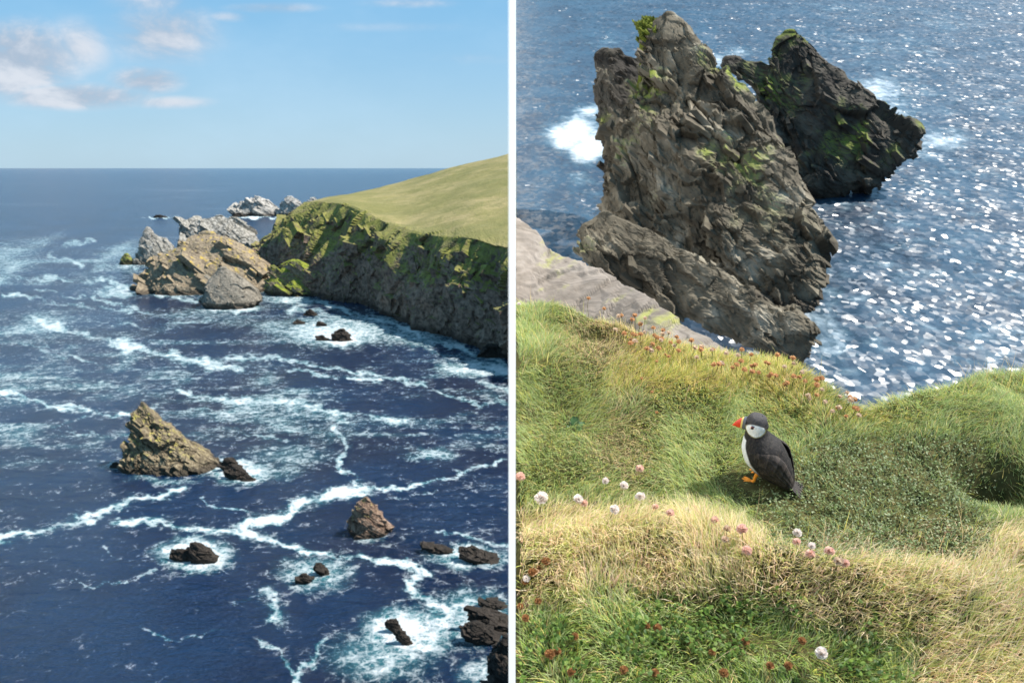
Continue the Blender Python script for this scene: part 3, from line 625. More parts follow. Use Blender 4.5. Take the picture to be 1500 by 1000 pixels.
rock('ridge_rock', Rr, [
  body([(318, 876, 898), (335, 858, 940), (352, 848, 975), (372, 846, 1012), (392, 862, 1050), (415, 905, 1085), (440, 950, 1125), (462, 1000, 1165), (482, 1045, 1195), (500, 1090, 1196), (530, 1140, 1175)], 560, bx=1100, seed=921, ratio=.3, lean=.6, amp=.10, nr=130, nt=230, sc=1.3, dd=.2, stamp=.4, slabs=(420, .02, .12, .92), rough=.8)],
  M_cr, 'long pale rock ridge running down to the right in front of the big stack', 'rock')
rock('cove_stack', Rr, [
  body([(48, 1148, 1168), (58, 1140, 1182), (75, 1134, 1198), (95, 1124, 1214), (120, 1116, 1232), (145, 1124, 1268), (170, 1140, 1305), (192, 1152, 1336), (215, 1160, 1338), (240, 1170, 1318), (262, 1180, 1290), (285, 1190, 1240)], 300, bx=1230, seed=931, ratio=.4, lean=.5, amp=.10, nr=150, nt=260, stamp=.4, sc=.9, slabs=(500, .03, .15, .9), rough=.9),
  body([(90, 1060, 1085), (96, 1060, 1120), (110, 1075, 1160), (125, 1100, 1170), (160, 1120, 1180), (260, 1150, 1200)], 300, bx=1150, seed=935, ratio=.5, lean=.6, dd=.3, amp=.12, nr=70, nt=120)],
  M_cd, 'dark slanting stack with a green tip behind the big cove stack', 'sea stack')
# pale rock slab below the grass
def sheet(fr, A, nu_, nv_):
    A = np.array(A, float); n, m, _ = A.shape     # control grid of 3D points
    ui = np.linspace(0, n-1, nu_); vi = np.linspace(0, m-1, nv_)
    t1 = np.stack([[np.interp(ui, range(n), A[:, j, c_]) for j in range(m)] for c_ in range(3)], -1)   # m,nu,3
    return np.stack([[np.interp(vi, range(m), t1[:, i, c_]) for i in range(nu_)] for c_ in range(3)], -1)  # nu,nv,3
edge = [(752, 312, 9.0), (775, 330, 8.8), (800, 362, 8.4), (850, 384, 7.9), (900, 406, 7.3), (950, 436, 6.6), (1000, 470, 5.9), (1060, 512, 5.2), (1120, 555, 4.6), (1180, 600, 4.0)]
A = []
for (ex, ey, ed) in edge:
    pe = Rr.at_d(ex, ey, ed)
    back = pe+np.array([.3, .5, -3.0]); f1_ = Rr.at_d(ex, ey+60, ed-.7); f2_ = Rr.at_d(ex, ey+130, ed-1.4)
    A.append([back, pe+np.array([.06, .12, -.3]), pe, f1_, f2_])
Sg = sheet(Rr, A, 160, 150)
Sg[..., 2] += .05*fbm(Sg*1.2, 4, 950)+.05*facet(Sg*np.array([1.2, 2.2, 2.2]), 951)[0]+.015*facet(Sg*6, 952)[0]+.01*fbm(Sg*12, 3, 953); Sg[..., 0] = np.maximum(Sg[..., 0]+.05*fbm(Sg*2, 3, 952), kx(Sg[..., 1], Sg[..., 2])+.004)
M_sl = rock_mat('pale_slab_rock', (.16, .135, .11), (.25, .215, .185), (.33, .29, .255), 2.2, up=UPR.tolist(), wet=0, lichen=(.3, .3, .1), lich_amt=.3, strata=(.3, .5, .8), bumpd=.03, soft=3)
Vw = Rr.world(Sg.reshape(-1, 3)); o = mk('rock_slab', Vw, gridq(160, 150), None, M_sl, True, loc=Vw.mean(0)); tag(o, 'smooth pale bare rock slab sloping down behind the flowery brow of grass', 'rock slab')
# ------------------------------------------------------------------ grassy slope
G0 = -1.15
brow = np.array([(752, 432), (800, 440), (850, 448), (900, 462), (950, 486), (1000, 500), (1050, 507), (1100, 516), (1150, 535), (1180, 552), (1220, 574), (1270, 590), (1320, 577), (1370, 556), (1420, 543), (1460, 538), (1500, 536), (1600, 535)], float)
bp = Rr.at_z(brow[:, 0], brow[:, 1], G0)
def bump2(X, Y, px, py, sx_, sy_, h):
    c0 = Rr.at_z(px, py, G0); return h*np.exp(-((X-c0[0])/sx_)**2-((Y-c0[1])/sy_)**2)
def ground(X, Y, fine=True):
    X = np.asarray(X, float); Y = np.asarray(Y, float)
    Yb = np.interp(X, bp[:, 0], bp[:, 1])+.03*fbm(np.stack([X*6, 0*X, 0*X], -1), 3, 1001)
    z = G0+0*X
    z = z+bump2(X, Y, 800, 545, .16, .14, .05)+bump2(X, Y, 830, 670, .13, .09, .035)+bump2(X, Y, 1400, 620, .22, .12, .04)
    z = z-bump2(X, Y, 930, 640, .10, .25, .035)-bump2(X, Y, 870, 490, .05, .05, .03)-bump2(X, Y, 1470, 705, .075, .055, .14)
    z = z+bump2(X, Y, 1150, 560, .12, .08, .015)
    for hx, hy, hh_ in ((800, 830, .05), (950, 800, .055), (1100, 850, .05), (1250, 870, .055), (1400, 900, .06), (1500, 840, .05)):
        z = z+bump2(X, Y, hx, hy, .13, .075, hh_)
    q_ = np.stack([X, Y, 0*X], -1)
    z = z+.014*fbm(q_*9, 3, 1010)
    if fine: z = z+.004*fbm(q_*40, 2, 1012)
    over = np.clip(Y-Yb+.04, 0, None); z = z-over**1.5*6.0*(over < .2)-(over >= .2)*(.2**1.5*6.0+(over-.2)*5)
    return z
nX, nY = 420, 330
Yg = np.linspace(.66, 2.75, nY)[:, None]+np.zeros((1, nX)); Xg = (kx(Yg, G0)+.001)+np.linspace(0, 1, nX)[None, :]**1.15*(Yg*1.0+1.3)
Zg = ground(Xg, Yg)
t = NT('turf_soil'); p = t.pos(); n1 = t.noise(p, 18, 5, .65)
M_soil = t.bsdf(t.mix(t.ss(n1, .35, .65), (.03, .035, .012), (.085, .075, .03)), .95, .1)
Vw = Rr.world(np.stack([Xg, Yg, Zg], -1)).reshape(-1, 3)
o = mk('grassy_slope', Vw, gridq(nY, nX), None, M_soil, True, loc=rw([0, 1.5, G0])); tag(o, kind='structure')
def hit(px, py, off=0.0):
    a, b, c_ = Rr.ray(px, py); ts = np.linspace(.8, 4.2, 1800); X = a*ts; Y = b*ts; Z = c_*ts
    g = Z-ground(X, Y)-off; i = np.argmax(g < 0)
    return np.array([X[i], Y[i], Z[i]]) if g[i] < 0 else None
# region weights from the layout of the slope
def layout(px, py):
    q_ = np.stack([px/60, py/45, 0*px], -1); n = fbm(q_, 3, 1100)*1.0
    mound_top = 748+40*sstep(950, 1200, px)-20*sstep(1250, 1400, px)
    straw = sstep(mound_top-18, mound_top+14, py+14*n)*(1-sstep(850, 905, py+35*n-25*(px > 1150)+30*sstep(1000, 1400, px)*-1))
    straw = np.maximum(straw, sstep(1290, 1360, px+40*n)*sstep(860, 930, py))
    clover = sstep(650, 690, py+20*n)*(1-sstep(790, 830, py))*sstep(1090, 1150, px+20*n)*(1-sstep(1380, 1450, px))
    clover = np.maximum(clover, sstep(630, 660, py)*sstep(1150, 1200, px+25*n)*(1-sstep(1400, 1470, px+30*n))*(1-sstep(800, 840, py)))
    leafy = sstep(870, 920, py+40*n)*(1-sstep(1240, 1340, px))
    yellow = (1-sstep(560, 610, py+25*n))*sstep(850, 930, px+30*n)*(1-sstep(1180, 1290, px))
    yellow = np.maximum(yellow, .7*np.exp(-((px-1240)/80)**2-((py-610)/22)**2))
    dry = np.exp(-((px-880)/50)**2-((py-500)/40)**2)+.7*np.exp(-((px-915)/40)**2-((py-650)/70)**2)
    return straw, clover, leafy, yellow, dry, n
Mb = NT('grass_blades'); ca = Mb.n('ShaderNodeVertexColor', layer_name='Col').outputs[0]
tr = Mb.n('ShaderNodeBsdfTranslucent'); di = Mb.n('ShaderNodeBsdfPrincipled'); Mb.l(ca, di.inputs['Base Color']); di.inputs['Roughness'].default_value = .55; di.inputs['Specular IOR Level'].default_value = .35
Mb.l(ca, tr.inputs[0]); mx = Mb.n('ShaderNodeMixShader'); mx.inputs[0].default_value = .42; Mb.l(di.outputs[0], mx.inputs[1]); Mb.l(tr.outputs[0], mx.inputs[2]); Mb.l(mx.outputs[0], Mb.out.inputs[0])
M_blade = Mb.m
def blades(name, X, Y, length, width, lean, az, col, tipcol=None, zoff=0):
    n = len(X); Z = ground(X, Y)-.003+zoff
    base = np.stack([X, Y, Z], -1)
    dirh = np.stack([np.cos(az), np.sin(az), 0*az], -1)
    side = np.stack([-np.sin(az), np.cos(az), 0*az], -1)
    tw = rng.uniform(-.9, .9, n); side = side*np.cos(tw)[:, None]+dirh*np.sin(tw)[:, None]
    def at(s_):   # bends over
        return base+dirh*(length*np.sin(lean)*s_**1.6)[:, None]+np.array([0, 0, 1.0])*(length*s_*(1-.45*np.sin(lean)*s_))[:, None]*np.cos(lean*.6)[:, None]
    m1, m2, tp = at(.35), at(.72), at(1.0)
    hw = (width/2)[:, None]
    V = np.stack([base-side*hw, base+side*hw, m1-side*hw*.9, m1+side*hw*.9, m2-side*hw*.6, m2+side*hw*.6, tp], 1).reshape(-1, 3)
    i = np.arange(n)*7
    Q = np.concatenate([np.stack([i, i+1, i+3, i+2], -1), np.stack([i+2, i+3, i+5, i+4], -1)]); T = np.stack([i+4, i+5, i+6], -1)
    tc = col if tipcol is None else tipcol
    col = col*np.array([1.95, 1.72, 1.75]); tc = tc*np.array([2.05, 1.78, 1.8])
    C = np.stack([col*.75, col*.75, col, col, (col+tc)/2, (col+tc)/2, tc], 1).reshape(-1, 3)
    Vw = Rr.world(V)
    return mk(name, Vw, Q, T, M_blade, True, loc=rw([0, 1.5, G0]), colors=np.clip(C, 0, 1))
def scatter(n, ymin=.62, ymax=2.35):
    Y = rng.uniform(max(ymin, .67)**2, ymax**2, n)**.5; X = (kx(Y, G0)+.007)+rng.uniform(0, 1, n)*(Y*.80+.38)
    Yb = np.interp(X, bp[:, 0], bp[:, 1]); ok = Y < Yb+.06
    return X[ok], Y[ok]
def azfield(X, Y, seed):
    q_ = np.stack([X*5, Y*5, 0*X], -1); return fbm(q_, 3, seed)*6.0
def pal(n, cs_):
    cs_ = np.array(cs_); i = rng.integers(0, len(cs_), n); j = rng.integers(0, len(cs_), n); f = rng.random((n, 1))
    return (cs_[i]*f+cs_[j]*(1-f))*rng.uniform(.75, 1.25, (n, 1))
GREEN = [(.24, .30, .10), (.085, .16, .04), (.15, .23, .07), (.21, .28, .13), (.11, .19, .06), (.27, .32, .17), (.17, .24, .06)]
YEL = [(.30, .30, .06), (.26, .30, .05), (.38, .34, .12), (.20, .26, .05), (.42, .33, .17)]
STR_ = [(.44, .40, .26), (.36, .38, .17), (.48, .40, .30), (.27, .33, .09), (.46, .33, .24), (.24, .31, .08), (.42, .40, .28)]
DRY = [(.34, .27, .16), (.22, .17, .10), (.45, .38, .24), (.28, .28, .11)]
LEAF = [(.04, .09, .015), (.07, .14, .02), (.11, .19, .03), (.18, .26, .05)]
X, Y = scatter(340000)
px_, py_ = Rr.pix(np.stack([X, Y, ground(X, Y, False)], -1))
st_, clv, lfy, yl, dr, nn_ = layout(px_, py_)
r = rng.random(len(X))
keep = (r > clv*.80) & (rng.random(len(X)) > lfy*.35) & (rng.random(len(X)) > .75*np.clip(dr, 0, 1))
keep &= rng.random(len(X)) > .85*np.exp(-((px_-1470)/38)**2-((py_-702)/20)**2)
keep &= ~((rng.random(len(X)) < .9) & (np.hypot((px_-1112)/34, (py_-706)/14) < 1))
X, Y, px_, py_, st_, clv, lfy, yl, dr, nn_ = [a[keep] for a in (X, Y, px_, py_, st_, clv, lfy, yl, dr, nn_)]
n = len(X)
col = pal(n, GREEN)
def blend(col, w_, pl):
    m = rng.random(n) < w_; col[m] = pal(int(m.sum()), pl); return col
col = blend(col, .16+0*yl, YEL); col = blend(col, yl*.8, YEL); col = blend(col, dr*.8, DRY); col = blend(col, lfy*.35, LEAF); col = blend(col, st_*.9, STR_)
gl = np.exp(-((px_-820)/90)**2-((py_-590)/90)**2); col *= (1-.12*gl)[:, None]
ln_ = rng.uniform(.016, .036, n)*(1+.35*fbm(np.stack([X*8, Y*8, 0*X], -1), 2, 1200))*(1+.55*st_)*(1-.4*clv)*(1+.25*yl)
wd_ = rng.uniform(.0007, .0013, n)*(1+.05*st_)*(1+.25*(Y < 1.1))
near = np.hypot((px_-1112)/60, (py_-712)/34) < 1; ln_[near] *= .5
az = azfield(X, Y, 1300)+rng.normal(0, .75, n); az = np.where(st_ > .5, az*.8+(-2.0)+rng.normal(0, .6, n), az)
lean = np.clip(rng.normal(.85, .3, n)-.22*(st_ > .5), .1, 1.4)
m = st_ > .5
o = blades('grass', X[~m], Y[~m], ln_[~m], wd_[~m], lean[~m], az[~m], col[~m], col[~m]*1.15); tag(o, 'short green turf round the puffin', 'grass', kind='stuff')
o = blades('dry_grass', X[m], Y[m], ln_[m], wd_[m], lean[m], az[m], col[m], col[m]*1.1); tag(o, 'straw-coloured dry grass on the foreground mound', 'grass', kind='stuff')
# long seeding stalks on the brow at the right and scattered long blades
X, Y = scatter(9000); px_, py_ = Rr.pix(np.stack([X, Y, ground(X, Y, False)], -1))
w_ = np.exp(-((px_-1450)/60)**2-((py_-560)/20)**2)*1.0+.35*np.exp(-((px_-1120)/120)**2-((py_-560)/30)**2)+.10*(py_ > 760)+.12*((px_ < 1000) & (py_ < 560))
kp = rng.random(len(X)) < w_; X, Y = X[kp], Y[kp]; n = len(X)
o = blades('long_grass', X, Y, rng.uniform(.05, .095, n), rng.uniform(.0009, .0016, n), np.clip(rng.normal(.45, .3, n), 0, 1.2), rng.uniform(0, 6.28, n), pal(n, YEL+DRY)); tag(o, 'longer yellowish grass stalks on the brow', 'grass', kind='stuff')
# small leafy ground cover
def leaflets(name, X, Y, size, hgt, col, label, three=False):
    n = len(X); Z = ground(X, Y)+hgt
    az = rng.uniform(0, 6.28, n); til = rng.normal(.0, .45, n); rol = rng.normal(0, .45, n)
    f = np.stack([np.cos(az)*np.cos(til), np.sin(az)*np.cos(til), np.sin(til)], -1); s_ = np.stack([-np.sin(az), np.cos(az), rol], -1)
    s_ /= np.linalg.norm(s_, axis=-1, keepdims=True); up = np.cross(f, s_)
    b = np.stack([X, Y, Z], -1); prof = [(0, 0), (.35, .30), (.75, .34), (1.0, .0), (.75, -.34), (.35, -.30)]
    L_ = size[:, None]
    V = np.stack([b+f*L_*a+s_*L_*c_+up*L_*(-.25*abs(c_)+.10*a) for a, c_ in prof], 1).reshape(-1, 3)
    i = np.arange(n)*6; Q = np.concatenate([np.stack([i, i+1, i+2, i+3], -1), np.stack([i, i+3, i+4, i+5], -1)])
    C = np.repeat(col, 6, 0)
    o = mk(name, Rr.world(V), Q, None, M_blade, False, loc=rw([0, 1.5, G0]), colors=C); return tag(o, label, 'ground cover', kind='stuff')
X, Y = scatter(110000); px_, py_ = Rr.pix(np.stack([X, Y, ground(X, Y, False)], -1)); st_, clv, lfy, yl, dr, nn_ = layout(px_, py_)
kp = rng.random(len(X)) < clv*.75; Xc, Yc = X[kp], Y[kp]; n = len(Xc)
leaflets('creeping_leaves', Xc, Yc, rng.uniform(.0035, .0065, n), rng.uniform(.001, .018, n), pal(n, [(.16, .22, .08), (.24, .30, .14), (.11, .17, .05), (.34, .38, .22)]), 'low mat of small grey-green leaves right of the puffin')
kp = rng.random(len(X)) < lfy*.24*sstep(-.2, .25, fbm(np.stack([X*14, Y*14, 0*X], -1), 3, 1500)); Xc, Yc = X[kp], Y[kp]; n0 = len(Xc)
Xc = np.repeat(Xc, 3)+rng.normal(0, .003, n0*3); Yc = np.repeat(Yc, 3)+rng.normal(0, .003, n0*3); n = len(Xc)
leaflets('clover', Xc, Yc, rng.uniform(.006, .011, n), rng.uniform(.006, .032, n), pal(n, LEAF), 'dark green clover leaves along the bottom of the slope')
# ------------------------------------------------------------------ flowers
def tube(path, rad, ns=5):
    path = np.array(path, float); n = len(path); rad = np.broadcast_to(rad, n)
    T = np.gradient(path, axis=0); T /= np.linalg.norm(T, axis=1, keepdims=True)
    a = np.cross(T, [.3, .9, .2]); a /= np.linalg.norm(a, axis=1, keepdims=True); b = np.cross(T, a)
    th = np.linspace(0, 2*math.pi, ns, endpoint=False)
    V = path[:, None]+rad[:, None, None]*(a[:, None]*np.cos(th)[None, :, None]+b[:, None]*np.sin(th)[None, :, None])
    return V.reshape(-1, 3), gridq(n, ns, True)
def petals(n, r, seed, flat=.8, drop=-.35, wid=.42):
    g = np.random.default_rng(seed); V, Q = [], []
    for i in range(n):
        z = drop+(1-drop)*(i+.5)/n; ph = i*2.39996+g.normal(0, .2); s_ = math.sqrt(max(0, 1-z*z))
        d = np.array([s_*math.cos(ph), s_*math.sin(ph), z*flat]); d /= np.linalg.norm(d)
        a = np.cross(d, [.1, .2, 1]); a /= np.linalg.norm(a); b = np.cross(d, a)
        rr = r*g.uniform(.82, 1.12); tw = g.uniform(0, 3.14); a2 = a*math.cos(tw)+b*math.sin(tw)
        o_ = len(V)
        V += [d*rr*.35-a2*r*.08, d*rr*.35+a2*r*.08, d*rr+a2*r*wid, d*rr*1.02+b*0, d*rr-a2*r*wid]
        Q += [(o_, o_+1, o_+2, o_+3), (o_, o_+3, o_+4, o_)]
    T = [(q_[0], q_[1], q_[2]) for q_ in Q if q_[0] == q_[3]]; Q = [q_ for q_ in Q if q_[0] != q_[3]]
    return np.array(V), np.array(Q), np.array(T)
def petmat(name, a, b, scale=300):
    t = NT(name); p = t.pos(); c = t.mix(t.ss(t.noise(p, scale, 2), .35, .65), a, b)
    t.bsdf(c, .7, .2); bs = t.out.inputs[0].links[0].from_socket
    tr_ = t.n('ShaderNodeBsdfTranslucent'); t.l(c, tr_.inputs[0]); mx_ = t.n('ShaderNodeMixShader'); mx_.inputs[0].default_value = .4
    t.l(bs, mx_.inputs[1]); t.l(tr_.outputs[0], mx_.inputs[2]); t.l(mx_.outputs[0], t.out.inputs[0]); return t.m
M_pale = petmat('pale_petals', (.80, .70, .66), (.88, .84, .80)); M_pink = petmat('pink_petals', (.78, .50, .42), (.86, .68, .58)); M_rust = petmat('dried_petals', (.50, .24, .10), (.74, .48, .27)); M_buff = petmat('buff_petals', (.62, .44, .32), (.78, .66, .52))
M_brn = petmat('brown_clover_petals', (.26, .12, .05), (.50, .27, .12)); M_stem = petmat('flower_stem', (.16, .16, .05), (.28, .24, .10)); M_cup = petmat('flower_cup', (.20, .10, .06), (.32, .2, .1))
proto = {}
def flower_proto(key, r, h, mat, n=46, flat=.8):
    root = empty('thrift_flower', (0, 0, -500)); g = np.random.default_rng(int(h*1e4)+len(proto))
    bx, by_ = g.normal(0, h*.12, 2)
    path = [(bx*(s_-1)**2*1.0, by_*(s_-1)**2, h*(s_-1)) for s_ in np.linspace(0, 1, 6)]
    V, Q = tube(path, .0007); mk('stem', V, Q, None, M_stem, True, parent=root)
    V, Q = tube([(0, 0, -r*.75), (0, 0, -r*.5), (0, 0, -r*.2), (0, 0, .0)], [.0008, r*.45, r*.5, r*.2], 8); mk('flower_cup', V, Q, None, M_cup, True, parent=root)
    V, Q, T = petals(n, r, 5+len(proto), flat); mk('flower_head', V, Q, T, mat, False, parent=root)
    proto[key] = root; return root
used = {}
def put_flower(key, px, py, label, group, size=1.0, name='thrift_flower', h=.05, cat='flower'):
    p = hit(px, py, h*size)
    if p is None: return
    src = proto[key]
    if key in used:
        r_ = src.copy(); COL.objects.link(r_)
        for ch in src.children:
            c_ = ch.copy(); COL.objects.link(c_); c_.parent = r_
            c_.matrix_parent_inverse = ch.matrix_parent_inverse.copy()
    else: r_ = src; used[key] = 1
    r_.name = name; r_.location = rw(p).tolist(); r_.scale = (size,)*3
    r_.rotation_euler = (Matrix.Rotation(TAU, 4, 'X') @ Matrix.Rotation(random.gauss(0, .16), 4, 'Y') @ Matrix.Rotation(random.gauss(0, .12), 4, 'X') @ Matrix.Rotation(random.uniform(0, 6.28), 4, 'Z')).to_euler()
    tag(r_, label, cat, group)
flower_proto('pale', .0105, .05, M_pale, 90, .85); flower_proto('pale2', .010, .05, M_pale, 80, .7)
flower_proto('pink', .010, .05, M_pink, 80, .7); flower_proto('buff', .0085, .05, M_buff, 60, .8)
for a in range(3): flower_proto('rust%d' % a, .0065, (.055, .07, .085)[a], M_rust if a != 1 else M_buff, 34, .8)
flower_proto('brown', .0095, .03, M_brn, 60, .9)
FL = [
 ('pale', 793, 729, 1.15, 'largest white thrift head, near the partition, left of the double pale one'), ('pink', 762, 698, .9, 'pink thrift head closest to the partition'), ('pale2', 847, 731, .9, 'left head of the pale pair right of the largest white thrift'),
 ('pink', 856, 737, .7, 'lower pinkish head of the pale pair right of the largest white thrift'), ('pale', 887, 704, .62, 'small white head, upper left of the cluster below the green hummock'), ('pale2', 914, 711, .8, 'white head in the middle of the cluster below the green hummock'),
 ('pale', 938, 727, .85, 'round white head at the right of the cluster, nearest the puffin shadow'), ('pale2', 900, 746, .85, 'lowest white head of the cluster left of the puffin shadow'), ('buff', 918, 743, .5, 'small buff bud between the two lowest white heads'),
 ('pink', 937, 686, .8, 'solitary pinkish head on dry ground left of the puffin feet'), ('pink', 960, 742, .6, 'small pink head right of the white cluster'), ('pink', 982, 751, .7, 'pink-white head halfway to the puffin shadow'), ('pale', 1008, 747, .55, 'small white head beside the tip of the puffin shadow'),
 ('pink', 1047, 761, .65, 'pink head just under the tip of the puffin shadow'), ('buff', 1065, 774, .75, 'buff head above another buff head on the mound edge'), ('pink', 1087, 775, .9, 'plump pink head on the mound edge below the puffin'), ('buff', 1062, 790, .75, 'lower buff head below its twin on the mound edge'),
 ('pink', 1094, 806, .8, 'faded pink head sunk in straw grass below the puffin'), ('pale', 1168, 780, .7, 'upper white head of the stacked pair below the puffin tail'), ('pink', 1167, 793, .65, 'lower pink head of the stacked pair below the puffin tail'),
 ('pale2', 1189, 799, .6, 'pale head just right of the stacked pair'), ('pink', 1187, 811, .75, 'pink head below the pale one right of the stacked pair'), ('pink', 1215, 807, .8, 'pink head left of the last two on the right'), ('buff', 1228, 822, .9, 'buff head lying low at the right end of the row'), ('pink', 1238, 825, .7, 'last pinkish head of the row on the right'),
 ('pale2', 1203, 956, .9, 'lone pale head low down among the clover'), ('pale', 771, 847, .55, 'small white head by the partition above the brown clover heads'), ('pale2', 760, 445, .45, 'tiny white head on the brow beside the partition')]
for key, x, y, s_, lab in FL: put_flower(key, x, y, lab, 'pale thrift heads', s_)
brn = [(788, 880), (770, 852), (800, 822), (842, 932), (947, 916), (963, 919), (837, 984), (914, 981), (805, 958), (816, 954), (762, 888), (770, 905), (1043, 955), (1060, 985), (1128, 975), (1155, 975), (1175, 938), (1010, 938), (1092, 940), (780, 838), (790, 832), (960, 985)]
for x, y in brn: put_flower('brown', x, y, 'brown faded clover head among the dark clover leaves', 'brown faded clover heads', random.uniform(.55, .85), 'clover_flower', .03)
rust = [(897, 404), (915, 419), (925, 433), (906, 436), (890, 437), (937, 444), (885, 452), (945, 466), (930, 462), (957, 480), (968, 498), (862, 437), (872, 432)]
for i in range(110):
    x = random.uniform(900, 1262); rust.append((x, float(np.interp(x, brow[:, 0], brow[:, 1]))+random.uniform(-18, 30)))
for i, (x, y) in enumerate(rust):
    if i < 5: lab = ['tallest rusty seed head standing above the pale slab on the brow', 'second tallest rusty head just right of the tallest on the brow', 'rusty head third down the slanting line on the brow', 'rusty head directly below the tallest one on the brow', 'rusty head at the left of the tall brow cluster'][i]
    else: lab = 'dried rusty thrift head on a thin stem along the brow of the slope'
    put_flower('rust%d' % (i % 3), x, y, lab, 'dried thrift heads along the brow', random.uniform(.7, 1.05) if i > 12 else random.uniform(.75, 1.0), 'dried_flower', .075 if i < 13 else .042)
for x, y in [(975, 505), (990, 470), (1010, 480), (962, 515), (1100, 530), (1060, 520), (955, 560), (962, 590), (940, 540)]: put_flower('rust0', x, y+14, 'dried rusty thrift head on a thin stem along the brow of the slope', 'dried thrift heads along the brow', .55, 'dried_flower', .04)
# dock plant
t = NT('dock_leaf'); p = t.pos(); M_dock = t.bsdf(t.mix(t.noise(p, 80, 3), (.02, .06, .015), (.07, .14, .04)), .45, .5)
pd = hit(842, 628); root = empty('dock_plant', rw(pd))
for i, (az_, ln1, el) in enumerate([(1.3, .055, 1.0), (2.2, .045, .8), (.5, .05, .5), (3.4, .04, .6), (-.8, .04, .5), (1.8, .06, 1.15)]):
    s_ = np.linspace(0, 1, 9); ln1 = ln1*.62; cen = np.stack([np.cos(az_)*np.cos(el)*s_*ln1, np.sin(az_)*np.cos(el)*s_*ln1, ln1*(np.sin(el)*s_-.35*s_**2)], -1)
    w2 = .008*np.sin(np.clip(s_*.92+.08, 0, 1)*math.pi)**.8; sd = np.array([-math.sin(az_), math.cos(az_), 0])
    V = np.stack([cen-sd*w2[:, None]+[0, 0, .004], cen, cen+sd*w2[:, None]+[0, 0, .004]], 1).reshape(-1, 3)@Rr.R.T
    mk('leaf', V, gridq(9, 3), None, M_dock, True, parent=root)
tag(root, 'small dark broad-leaved dock plant growing in the turf left of the puffin', 'plant')
# ------------------------------------------------------------------ puffin
def attrmat(name, rough, spec, bumps=0.0, scale=400):
    t = NT(name); c = t.n('ShaderNodeVertexColor', layer_name='Col').outputs[0]; p = t.n('ShaderNodeTexCoord').outputs['Object']
    nz_ = t.noise(t.vm('MULTIPLY', p, (1, 1, .45)), scale*.5, 4, .75); c = t.mix(t.ss(nz_, .45, .68, 0, .8), c, t.mix(.35, c, (.14, .11, .09)))
    return t.bsdf(c, rough, spec, t.bump(nz_, .5, .002))
M_plum = attrmat('plumage', .75, .3)
pf = hit(1110, 700); froot = empty('puffin', rw(pf-np.array([0, 0, .014])))
PS = 1.0
froot.rotation_euler = (Matrix.Rotation(TAU, 4, 'X') @ Matrix.Rotation(math.radians(154), 4, 'Z')).to_euler()
prof = np.array([ # x, z, sagittal radius, lateral radius, ring tilt
 (-.094, .016, .003, .010), (-.083, .026, .010, .020), (-.066, .044, .023, .031), (-.045, .064, .036, .041), (-.022, .084, .045, .047), (-.002, .105, .048, .049),
 (.012, .125, .043, .045), (.020, .143, .034, .037), (.024, .158, .027, .030), (.026, .171, .0255, .0265), (.027, .184, .0275, .026), (.025, .196, .0255, .0235), (.021, .206, .0185, .018), (.018, .212, .008, .009), (.017, .2135, .001, .001)])
ti = np.linspace(0, len(prof)-1, 110)
def crv(c_):
    from_ = np.arange(len(prof)); i = np.clip(np.floor(ti).astype(int), 0, len(prof)-2); f = ti-i
    g = lambda k_: prof[np.clip(i+k_, 0, len(prof)-1), c_]
    p0, p1, p2, p3 = g(-1), g(0), g(1), g(2)
    return .5*(2*p1+(p2-p0)*f+(2*p0-5*p1+4*p2-p3)*f**2+(3*p1-p0-3*p2+p3)*f**3)
cx_, cz_, rs, rl = crv(0), crv(1), np.abs(crv(2))*1.07, np.abs(crv(3))*1.10
tx, tz = np.gradient(cx_), np.gradient(cz_); nl_ = np.hypot(tx, tz); tx /= nl_; tz /= nl_
tx[92:] = np.linspace(tx[92], 0, 18); tz = np.sqrt(1-tx**2)
nt = 96; th = np.linspace(0, 2*math.pi, nt, endpoint=False)   # th=0 front, pi/2 left side, pi back
V = np.stack([cx_[:, None]+(tz*rs)[:, None]*np.cos(th), rl[:, None]*np.sin(th)+0*cx_[:, None], cz_[:, None]-(tx*rs)[:, None]*np.cos(th)], -1)
X_, Y_, Z_ = V[..., 0], V[..., 1], V[..., 2]
blk = np.array([.013, .011, .011]); wht = np.array([.78, .78, .80]); gry = np.array([.80, .79, .76]); crn = np.array([.05, .046, .048])
C = np.ones(V.shape)*blk
front = np.cos(th)[None, :]+0*X_
edgew = .50+.15*sstep(.10, .155, Z_)+.05*fbm(V*60, 2, 5)
wm = sstep(edgew-.05, edgew+.05, front)*(1-sstep(.146, .150, Z_+.25*(.04-X_)*0))*sstep(2.0, 3.0, ti[:, None]+0*X_)*sstep(.055, .085, Z_)
C = C*(1-wm[..., None])+wht*wm[..., None]
# cheeks
ex, ez = .035, .188
dd = np.hypot((X_-.026)/.0245, (Z_-(.182))/.0165); cm = (1-sstep(.93, 1.02, dd))*(np.abs(Y_) > .004)
C = C*(1-cm[..., None])+gry*cm[..., None]
ring = np.exp(-((dd-1.03)/.05)**2)*(Z_ < .186)*(np.abs(Y_) > .006)*.8; C = C*(1-ring[..., None])+np.array([.50, .42, .16])*ring[..., None]
cr = sstep(.194, .198, Z_)*(dd > 1); C = C*(1-cr[..., None])+crn*cr[..., None]
V2 = V+0.0; V2 += (np.stack([np.cos(th)[None, :]*tz[:, None], np.sin(th)[None, :]+0*tz[:, None], -np.cos(th)[None, :]*tx[:, None]], -1))*(.0012*fbm(V*90, 3, 77))[..., None]
nb = len(ti)
mk('body', V2.reshape(-1, 3), gridq(nb, nt, True)[:, ::-1], None, M_plum, True, parent=froot, colors=C.reshape(-1, 3))
